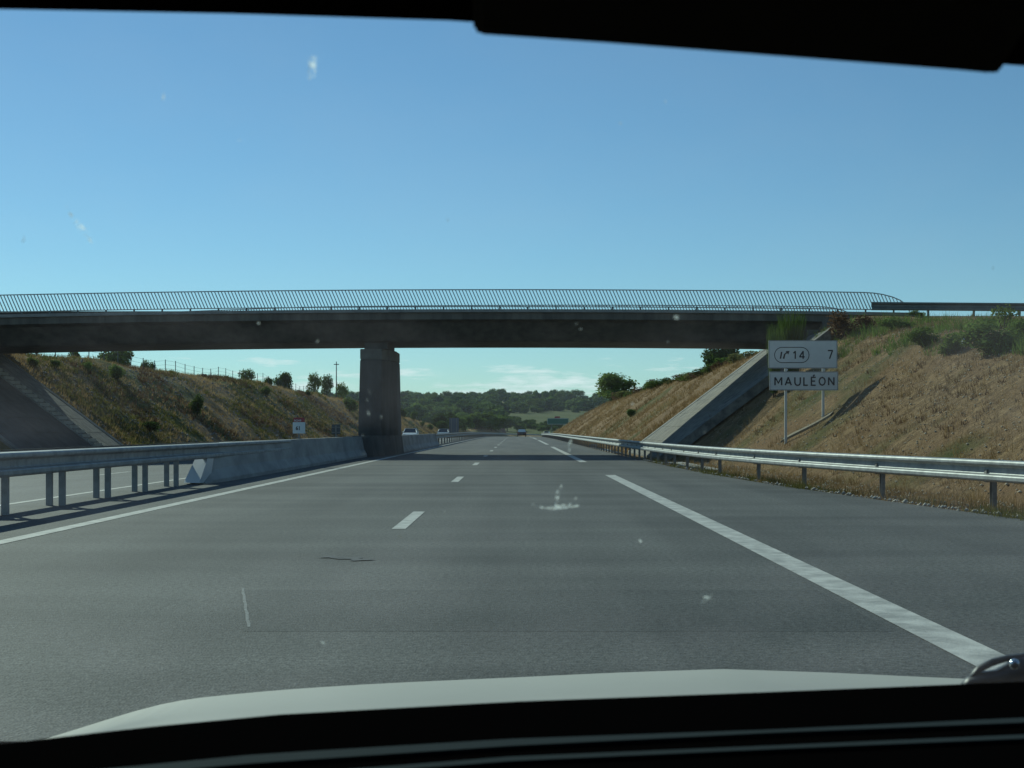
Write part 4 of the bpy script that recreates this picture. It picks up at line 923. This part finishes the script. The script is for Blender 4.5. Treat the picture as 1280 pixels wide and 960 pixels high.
# mass of the wood and hedges behind the single trees: lower detail crowns in one mesh
def wood():
    lb = crown_lobes(5, 1.0, 0.55, 0.02, 7); base_v, base_f = leaf_cloud(lb, 260, 0.075, 9, hollow=0.8); cv, cf = core_mesh(lb, 0.8)
    cfq = np.concatenate([cf, cf[:, :1]], 1)[:, :4]
    Vs, Fs, T = [], [], []; n0 = 0; rr = random.Random(4)
    for i in range(520):
        for _ in range(40):
            D = rr.uniform(640, 1650); px = rr.uniform(150, 1150); X = wx(px, D); yb = VY - (G(X, D) - H0) * F / D
            if noise.noise(Vector((X * 0.006, D * 0.004, 44))) < -0.12 and rr.random() < 0.8: continue
            if 630 < px < 755 and yb > 517: continue
            if 596 < px < 628 and 494 < yb < 506: continue
            break
        h = rr.uniform(7, 13); a = rr.uniform(0, 6.28); c_, s_ = math.cos(a), math.sin(a); z = G(X, D) - 1
        M = np.array([[c_ * h * 1.2, -s_ * h * 1.2, 0], [s_ * h * 1.2, c_ * h * 1.2, 0], [0, 0, h]])
        Vs.append(base_v @ M.T + (X, D, z)); Fs.append(base_f + n0); n0 += len(base_v)
        Vs.append(cv @ M.T + (X, D, z)); T.append(cf + n0); n0 += len(cv)
    V_ = np.concatenate(Vs); me = bpy.data.meshes.new('wood'); Fq_ = np.concatenate(Fs); Ft = np.concatenate(T)
    me.vertices.add(len(V_)); me.vertices.foreach_set('co', V_.astype(np.float32).ravel()); nl = Fq_.size + Ft.size; me.loops.add(nl)
    me.loops.foreach_set('vertex_index', np.concatenate([Fq_.ravel(), Ft.ravel()]).astype(np.int32)); me.polygons.add(len(Fq_) + len(Ft))
    me.polygons.foreach_set('loop_start', np.concatenate([np.arange(len(Fq_)) * 4, Fq_.size + np.arange(len(Ft)) * 3]).astype(np.int32))
    me.polygons.foreach_set('loop_total', np.concatenate([np.full(len(Fq_), 4), np.full(len(Ft), 3)]).astype(np.int32)); me.update(calc_edges=True); me.validate()
    me.materials.append(foliage('wood_leaf', (0.045, 0.075, 0.024), (0.20, 0.27, 0.075), 0.42, 0.03)); return tag(link('wood', me), 'dark green mass of woodland covering the far hillside', 'wood', kind='stuff')
wood()
# farm buildings that show as pale specks
def house(label, px, D, w_, d_, h_, rz=0.3):
    X = wx(px, D); t = thing('farmhouse', label, 'house', (X, D, G(X, D) - 0.5), rz)
    MB().box(-w_ / 2, w_ / 2, -d_ / 2, d_ / 2, 0, h_).build('wall', mat('farm_render', (0.55, 0.50, 0.42), 0.9), t)
    MB().add([(-w_ / 2 - 0.3, -d_ / 2 - 0.3, h_), (w_ / 2 + 0.3, -d_ / 2 - 0.3, h_), (w_ / 2 + 0.3, d_ / 2 + 0.3, h_), (-w_ / 2 - 0.3, d_ / 2 + 0.3, h_), (-w_ / 2 - 0.3, 0, h_ + 2.2), (w_ / 2 + 0.3, 0, h_ + 2.2)], [(0, 1, 5, 4), (2, 3, 4, 5), (0, 4, 3), (1, 2, 5), (3, 2, 1, 0)]).build('roof', mat('tile_roof', (0.22, 0.12, 0.08), 0.9), t)
house('small pale house with a brown roof behind the spoil mound', 621, 520, 6, 4, 2.0)
house('long pale farm building among the trees near the skyline', 612, 1120, 26, 8, 4.0, 0.1)

# ------------------------------------------------------------------ the car the picture is taken from
XC = 0.30
INK = mat('interior_black_plastic', (0.0022, 0.0020, 0.0020), 1.0, spec=0.0)
LIN = mat('dark_headlining', (0.014, 0.012, 0.011), 0.95, spec=0.0)
VIS = mat('visor_fabric', (0.075, 0.062, 0.050), 0.95, spec=0.1)
TRIM = mat('dash_trim_grey', (0.032, 0.042, 0.045), 0.9, spec=0.03)
BON = mat('bonnet_paint', (0.44, 0.42, 0.36), 0.6, spec=0.25, var=0.06, scale=3)
oc = thing('car', 'pale car the view is taken from, its bonnet, dashboard and sun visor framing the picture', 'car', (XC, 0.2, 0))
def car_part(name, me, m, parent=None):
    o = link(name, me, m, parent or oc)
    if parent is None: o.location = -oc.location
    return o
def at(px, py, D): return ((px - VX) / F * D, D, H0 + (VY - py) / F * D)
# bonnet
bx_ = [-0.575, -0.565, -0.55, -0.53, -0.476, -0.386, -0.224, 0.0, 0.15, 0.3]; bD = [1.10, 1.25, 1.38, 1.52, 1.80, 1.885, 1.93, 1.955, 1.96, 1.96]; bz = [0.742, 0.740, 0.736, 0.722, 0.703, 0.701, 0.705, 0.711, 0.717, 0.722]
def cat(v, t):
    i = min(len(v) - 2, int(t)); f = t - i; a, b0, c, d_ = v[max(0, i - 1)], v[i], v[i + 1], v[min(len(v) - 1, i + 2)]
    return 0.5 * (2 * b0 + (c - a) * f + (2 * a - 5 * b0 + 4 * c - d_) * f * f + (3 * b0 - a - 3 * c + d_) * f ** 3)
cols = [(cat(bx_, k / 4), cat(bD, k / 4), cat(bz, k / 4)) for k in range(4 * (len(bx_) - 1) + 1)]; cols += [(0.6 - x, D, z) for x, D, z in reversed(cols[:-1])]
vv = []; ff = []; nr = 13
for x, De, ze in cols:
    for k in range(8): t = k / 7; Dk = 0.90 + (De - 0.90) * t; vv.append((x * (0.96 + 0.04 * t), Dk, ze + (0.862 - ze) * (1 - t) ** 2.2))
    for k, (dd, dz) in enumerate(((0.03, -0.010), (0.08, -0.05), (0.12, -0.13), (0.14, -0.25), (0.14, -0.42))): vv.append((x, De + dd, ze + dz))
for i in range(len(cols) - 1):
    for k in range(nr - 1): q = i * nr + k; ff.append((q, q + nr, q + nr + 1, q + 1))
car_part('bonnet', mesh('bonnet', vv, ff, True), BON)
# dashboard top: an arc-shaped far edge, ridges and grooves
ZD = 0.928
def dpt(px, py, z=ZD): D = (H0 - z) * F / (py - VY); return ((px - VX) / F * D, D, z)
E0 = [(-500, 1010), (-250, 967), (0, 930), (180, 909), (350, 893), (640, 877), (960, 865), (1280, 852), (1500, 846), (1800, 843), (2300, 848), (2900, 866)]
def ipy(tab, px): return interp(px, [a for a, _ in tab], [b_ for _, b_ in tab])
pxs = list(range(-500, 2901, 50)); b = MB(); vv = []
for px in pxs:
    x, y, z = dpt(px, ipy(E0, px)); vv += [(x, y, z - 0.07), (x, y, z), (x * 1.0, y - 0.012, z + 0.0015), (x, y * 0.30, z + 0.004), (x, y * 0.28, z - 0.3)]
ff = [(i * 5 + k, i * 5 + k + 1, (i + 1) * 5 + k + 1, (i + 1) * 5 + k) for i in range(len(pxs) - 1) for k in range(4)]
car_part('dashboard', mesh('dashboard', vv, ff, False), INK)
def ribbon(name, ta, tb, x0, x1, lift=0.004, m=TRIM):
    vv = []; q = list(np.linspace(x0, x1, 40))
    for px in q:
        a, c = dpt(px, ipy(ta, px), ZD + lift), dpt(px, ipy(tb, px), ZD + lift); vv += [(a[0], a[1], a[2] - 0.006), a, c, (c[0], c[1], c[2] - 0.006)]
    ff = [(i * 4 + k, i * 4 + k + 1, i * 4 + 4 + k + 1, i * 4 + 4 + k) for i in range(39) for k in range(3)]
    car_part(name, mesh(name, vv, ff), m)
ribbon('dash_trim', [(-100, 985), (80, 966), (320, 943), (640, 923.5), (960, 912), (1280, 897), (1500, 888)], [(-100, 1010), (80, 976), (300, 955), (640, 932), (960, 916), (1280, 903), (1500, 895)], -100, 1500)
ribbon('dash_trim', [(300, 972), (640, 945.5), (960, 932), (1280, 918), (1500, 910)], [(300, 977), (640, 951), (960, 936.5), (1280, 923), (1500, 915)], 300, 1500)
# roof header, headlining, visor
def bar_px(name, tab, D, rise, depth, m, thick=0.03, bev=0.006, parent=None):
    vv = []; n = len(tab)
    for px, py in tab:
        x, y, z = at(px, py, D); vv += [(x, y, z), (x, y + 0.004, z + thick), (x, y - depth, z + thick + rise), (x, y - depth, z + rise)]
    ff = [(i * 4 + k, i * 4 + (k + 1) % 4, i * 4 + 4 + (k + 1) % 4, i * 4 + 4 + k) for i in range(n - 1) for k in range(4)] + [(3, 2, 1, 0), (n * 4 - 4, n * 4 - 3, n * 4 - 2, n * 4 - 1)]
    b = MB(); b.add(vv, ff); return car_part(name, b.me(name, False, bev), m, parent)
bar_px('roof_header', [(-1500, 60), (-700, 30), (-200, 24), (0, 25), (300, 31), (585, 40), (640, 44), (1280, 96), (1700, 125), (2500, 150), (4400, 160)], 0.44, 0.05, 0.16, LIN, 0.05)
bar_px('sun_visor', [(592, 40), (600, 45), (760, 56), (1000, 74.5), (1200, 90), (1236, 93.5), (1250, 92)], 0.40, 0.045, 0.14, VIS, 0.018, 0.005)
# windscreen
gw = bpy.data.materials.new('windscreen_glass'); gw.use_nodes = True; t_ = gw.node_tree; t_.nodes.clear(); N = t_.nodes.new; Lk = t_.links.new
o_ = N('ShaderNodeOutputMaterial'); tr = N('ShaderNodeBsdfTransparent'); tr.inputs[0].default_value = (0.74, 0.935, 0.885, 1)
df = N('ShaderNodeBsdfTranslucent'); df.inputs[0].default_value = (0.5, 0.55, 0.55, 1)
tcn = N('ShaderNodeTexCoord'); mpn = N('ShaderNodeMapping'); Lk(tcn.outputs['Object'], mpn.inputs[0]); mpn.inputs['Scale'].default_value = (1, 1, 2.2); mpn.inputs['Rotation'].default_value = (0, 0.5, 0)
nn = N('ShaderNodeTexNoise'); nn.inputs['Scale'].default_value = 7; nn.inputs['Detail'].default_value = 9; nn.inputs['Roughness'].default_value = 0.65; Lk(mpn.outputs[0], nn.inputs['Vector'])
rr_ = N('ShaderNodeMapRange'); rr_.inputs['From Min'].default_value = 0.45; rr_.inputs['From Max'].default_value = 0.8; rr_.inputs['To Min'].default_value = 0.004; rr_.inputs['To Max'].default_value = 0.065; Lk(nn.outputs['Fac'], rr_.inputs['Value'])
ms_ = N('ShaderNodeMixShader'); Lk(rr_.outputs[0], ms_.inputs[0]); Lk(tr.outputs[0], ms_.inputs[1]); Lk(df.outputs[0], ms_.inputs[2]); Lk(ms_.outputs[0], o_.inputs[0])
WB, WT = (0.80, 0.905), (0.455, 1.235)      # (Y, Z) of the lower and upper edge at the centre
def wscreen(x, t): k = 0.06 * ((x - XC) / 0.7) ** 2; return (x, WB[0] + (WT[0] - WB[0]) * t - k * 1.2, WB[1] + (WT[1] - WB[1]) * t - k * 0.1)
vv = []; nxw = 16; nz_ = 6
for i in range(nxw + 1):
    for k in range(nz_ + 1): x = XC - 0.85 + 1.7 * i / nxw; vv.append(wscreen(x, -0.35 + 1.35 * k / nz_))
ff = [(i * (nz_ + 1) + k, (i + 1) * (nz_ + 1) + k, (i + 1) * (nz_ + 1) + k + 1, i * (nz_ + 1) + k + 1) for i in range(nxw) for k in range(nz_)]
ws = car_part('windscreen', mesh('windscreen', vv, ff, True), gw)
def on_glass(px, py):
    a = (px - VX) / F; c = (VY - py) / F; best = None
    for k in range(400):
        t = k / 399; D = 0.9 - 0.5 * t
        x, z = a * D, H0 + c * D; tt = (z - WB[1]) / (WT[1] - WB[1]); y = wscreen(x, tt)[1]
        if best is None or abs(y - D) < best[0]: best = (abs(y - D), (x, D, z))
    return best[1]
sm_ = bpy.data.materials.new('dried_insect_smear'); sm_.use_nodes = True; t_ = sm_.node_tree; t_.nodes.clear(); N = t_.nodes.new
o_ = N('ShaderNodeOutputMaterial'); a_ = N('ShaderNodeBsdfTransparent'); c_ = N('ShaderNodeBsdfTranslucent'); c_.inputs[0].default_value = (0.75, 0.78, 0.75, 1); x_ = N('ShaderNodeMixShader'); x_.inputs[0].default_value = 0.5
nq = N('ShaderNodeTexNoise'); nq.inputs['Scale'].default_value = 320; nq.inputs['Detail'].default_value = 4; tq = N('ShaderNodeTexCoord'); t_.links.new(tq.outputs['Object'], nq.inputs['Vector'])
rq = N('ShaderNodeMapRange'); rq.inputs['From Min'].default_value = 0.42; rq.inputs['From Max'].default_value = 0.68; rq.inputs['To Max'].default_value = 0.55; t_.links.new(nq.outputs['Fac'], rq.inputs['Value']); t_.links.new(rq.outputs[0], x_.inputs[0])
t_.links.new(a_.outputs[0], x_.inputs[1]); t_.links.new(c_.outputs[0], x_.inputs[2]); t_.links.new(x_.outputs[0], o_.inputs[0])
smear_bold = sm_.copy(); smear_bold.name = 'thick_insect_smear'; [setattr(n_.inputs['To Max'], 'default_value', 0.85) for n_ in smear_bold.node_tree.nodes if n_.type == 'MAP_RANGE']
smear_dark = sm_.copy(); smear_dark.name = 'brown_insect_smear'; smear_dark.node_tree.nodes['Translucent BSDF'].inputs[0].default_value = (0.28, 0.24, 0.16, 1)
rs = random.Random(17)
def splat(px, py, w_, h_, ang, m=sm_, n=16):
    c = on_glass(px, py); D = c[1]; k = D / F; pts = []
    for i in range(n):
        a = 2 * math.pi * i / n; r_ = rs.uniform(0.45, 1.05); ex, ez = w_ / 2 * math.cos(a) * r_, h_ / 2 * math.sin(a) * r_
        qx, qy = ex * math.cos(ang) - ez * math.sin(ang), ex * math.sin(ang) + ez * math.cos(ang)
        g_ = on_glass(px + qx, py + qy); pts.append((g_[0], g_[1] - 0.0012, g_[2]))
    g_ = on_glass(px, py); pts.append((g_[0], g_[1] - 0.0018, g_[2]))
    q = link('insect_smear', mesh('insect_smear', pts, [(i, (i + 1) % n, n) for i in range(n)]), m, ws)
for a in ((390, 84, 13, 34, 0.1), (102, 285, 9, 46, -0.6), (113, 299, 12, 9, 0), (10, 250, 5, 14, 0), (885, 748, 26, 10, -0.5), (700, 634, 60, 7, -0.15), (697, 618, 8, 44, 0.25), (715, 627, 22, 6, -0.7), (672, 632, 22, 5, 0.3), (800, 676, 8, 9, 0), (845, 397, 14, 9, 0.2), (726, 411, 7, 7, 0), (834, 427, 5, 9, 0.3),
          (397, 427, 6, 8, 0.2), (324, 404, 7, 6, 0), (404, 803, 12, 5, 0.2), (357, 665, 5, 4, 0), (463, 491, 5, 12, -0.3), (459, 500, 4, 9, 0), (461, 516, 5, 13, -0.35), (477, 521, 4, 10, 0), (454, 543, 6, 8, 0), (455, 567, 6, 7, 0), (474, 531, 4, 5, 0), (205, 125, 4, 16, 0.2), (831, 128, 4, 12, -0.3), (775, 155, 9, 3, 0.3),
          (883, 136, 4, 6, 0), (720, 405, 5, 5, 0), (3, 385, 10, 5, 0.5), (1010, 655, 8, 5, 0), (984, 694, 5, 12, 0.2), (712, 556, 4, 26, 0.15), (300, 176, 10, 3, 0), (505, 135, 3, 8, 0), (556, 640, 3, 14, 0), (790, 505, 6, 6, 0), (880, 540, 5, 8, 0)):
    q_ = 0.65 if max(a[2], a[3]) < 15 else (1.0 if a[1] > 340 else 1.15); splat(a[0], a[1], a[2] * q_, a[3] * q_, a[4], smear_bold if a[1] < 340 else sm_)
splat(31, 299, 5, 11, 0.3, smear_dark); splat(92, 272, 5, 24, -0.5, smear_dark); splat(107, 294, 9, 16, -0.6, smear_dark); splat(88, 266, 3, 18, -0.5, smear_bold); splat(1240, 335, 3, 6, 0, smear_dark); splat(560, 275, 3, 6, 0, smear_dark); splat(500, 670, 4, 4, 0, smear_dark)
# wiper arm and spindle at the lower right
WK = mat('wiper_black', (0.02, 0.024, 0.028), 0.45); CHR = mat('wiper_nut', (0.55, 0.57, 0.6), 0.18, 0.9)
def wp(px, py, D=0.86): return Vector(at(px, py, D))
def loft(name, secs, m, parent=None, n=10):
    """secs: (px, py, rpx_h, rpx_depth)"""
    vv = []; 
    for px, py, rh, rd in secs:
        c = wp(px, py); k = 0.86 / F
        for i in range(n): a = 2 * math.pi * i / n; vv.append((c.x, c.y + math.cos(a) * rd * k, c.z + math.sin(a) * rh * k))
    ff = [(i * n + k, i * n + (k + 1) % n, (i + 1) * n + (k + 1) % n, (i + 1) * n + k) for i in range(len(secs) - 1) for k in range(n)] + [tuple(range(n)), tuple(range(len(secs) * n - 1, len(secs) * n - n - 1, -1))]
    b = MB(); b.add(vv, ff); return car_part(name, b.me(name, True), m, parent)
wa = loft('wiper_arm', [(1203, 856, 2, 6), (1210, 852, 6, 10), (1225, 849, 9, 14), (1245, 847, 10, 16), (1258, 843, 13, 18), (1268, 840, 19, 20), (1290, 838, 22, 22), (1340, 838, 22, 22), (1400, 842, 18, 20)], WK)
loft('wiper_blade', [(1212, 846, 2, 4), (1222, 837, 5, 6), (1240, 828, 5, 6), (1258, 823, 4, 6), (1275, 821, 4, 6), (1400, 800, 4, 6)], WK)
nb = ico(6.5 * 0.86 / F, 2); nme = bpy.data.meshes.new('wiper_nut'); nb.to_mesh(nme); nb.free()
for p in nme.polygons: p.use_smooth = True
nut = link('wiper_nut', nme, CHR, wa); nut.location = Vector(at(1268, 830, 0.83))
# scuttle below the screen
MBs = MB().box(-0.30, 0.9, 0.76, 0.84, 0.70, 0.855); car_part('scuttle_panel', MBs.me('scuttle_panel'), INK)
# rest of the shell
car_part('headlining', MB().add([(XC - 0.62, 0.30, 1.26), (XC + 0.62, 0.30, 1.26), (XC + 0.62, -1.6, 1.30), (XC - 0.62, -1.6, 1.30), (XC - 0.62, 0.30, 1.285), (XC + 0.62, 0.30, 1.285), (XC + 0.62, -1.6, 1.325), (XC - 0.62, -1.6, 1.325)], [(3, 2, 1, 0), (4, 5, 6, 7), (0, 1, 5, 4), (1, 2, 6, 5), (2, 3, 7, 6), (3, 0, 4, 7)]).me('headlining'), LIN)
car_part('roof_panel', MB().box(XC - 0.66, XC + 0.66, -1.7, 0.42, 1.33, 1.35).me('roof_panel', bevel=0.01), BON)
for s_ in (-1, 1):
    x = XC + s_ * 0.84
    car_part('body_side', MB().add([(x - s_ * 0.10, 1.75, 0.22), (x, -2.1, 0.22), (x, -2.1, 0.86), (x - s_ * 0.08, 0.8, 0.86), (x - s_ * 0.12, 1.75, 0.66), (x - s_ * 0.16, 1.75, 0.22), (x - s_ * 0.06, -2.1, 0.22), (x - s_ * 0.06, -2.1, 0.86), (x - s_ * 0.14, 0.8, 0.86), (x - s_ * 0.18, 1.75, 0.66)], [(0, 1, 2, 3, 4), (9, 8, 7, 6, 5), (0, 5, 6, 1), (1, 6, 7, 2), (2, 7, 8, 3), (3, 8, 9, 4), (4, 9, 5, 0)]).me('body_side'), BON)
    car_part('windscreen_pillar', MB().bar((XC + s_ * 0.78, 0.72, 0.88), (XC + s_ * 0.66, 0.36, 1.30), 0.03, 8).me('windscreen_pillar'), LIN)
    for y in (-0.75, -1.75): car_part('door_pillar', MB().bar((XC + s_ * 0.80, y, 0.84), (XC + s_ * 0.64, y + 0.1, 1.32), 0.035, 8).me('door_pillar'), LIN)
    for y in (1.25, -1.35):
        wl = car_part('wheel', MB().bar((XC + s_ * 0.66, y, 0.30), (XC + s_ * 0.84, y, 0.30), 0.30, 20).me('wheel', bevel=0.01), TYRE)
        MB().bar((XC + s_ * 0.835, y, 0.30), (XC + s_ * 0.85, y, 0.30), 0.19, 14).build('rim', RIM, wl)
    car_part('side_window', MB().add([(XC + s_ * 0.775, 0.62, 0.87), (XC + s_ * 0.795, -1.75, 0.87), (XC + s_ * 0.65, -1.65, 1.31), (XC + s_ * 0.66, 0.34, 1.29)], [(0, 1, 2, 3)]).me('side_window'), mat('tinted_side_glass', (0.02, 0.025, 0.025), 0.1))
car_part('floor_pan', MB().box(XC - 0.76, XC + 0.76, -2.1, 1.7, 0.18, 0.22).me('floor_pan'), INK)
car_part('tailgate', MB().add([(XC - 0.78, -2.12, 0.25), (XC + 0.78, -2.12, 0.25), (XC + 0.78, -2.1, 0.86), (XC - 0.78, -2.1, 0.86), (XC - 0.63, -1.72, 1.32), (XC + 0.63, -1.72, 1.32)], [(0, 1, 2, 3), (3, 2, 5, 4)]).me('tailgate'), BON)
car_part('front_bumper', MB().box(XC - 0.72, XC + 0.72, 1.9, 2.08, 0.20, 0.42).me('front_bumper', bevel=0.03), BON)

# ------------------------------------------------------------------ summer haze
hb = MB().box(-3400, 3400, -60, 9300, -26, 75).build('haze', None); tag(hb, 'thin summer haze over the countryside', 'haze', kind='stuff')
hm = bpy.data.materials.new('haze_air'); hm.use_nodes = True; ht = hm.node_tree; ht.nodes.clear(); ho = ht.nodes.new('ShaderNodeOutputMaterial'); hv = ht.nodes.new('ShaderNodeVolumePrincipled')
hv.inputs['Density'].default_value = 0.00007; hv.inputs['Color'].default_value = (0.80, 0.90, 1.0, 1); hv.inputs['Anisotropy'].default_value = 0.0
ht.links.new(hv.outputs[0], ho.inputs['Volume']); hb.data.materials.append(hm)
S.cycles.volume_bounces = 0
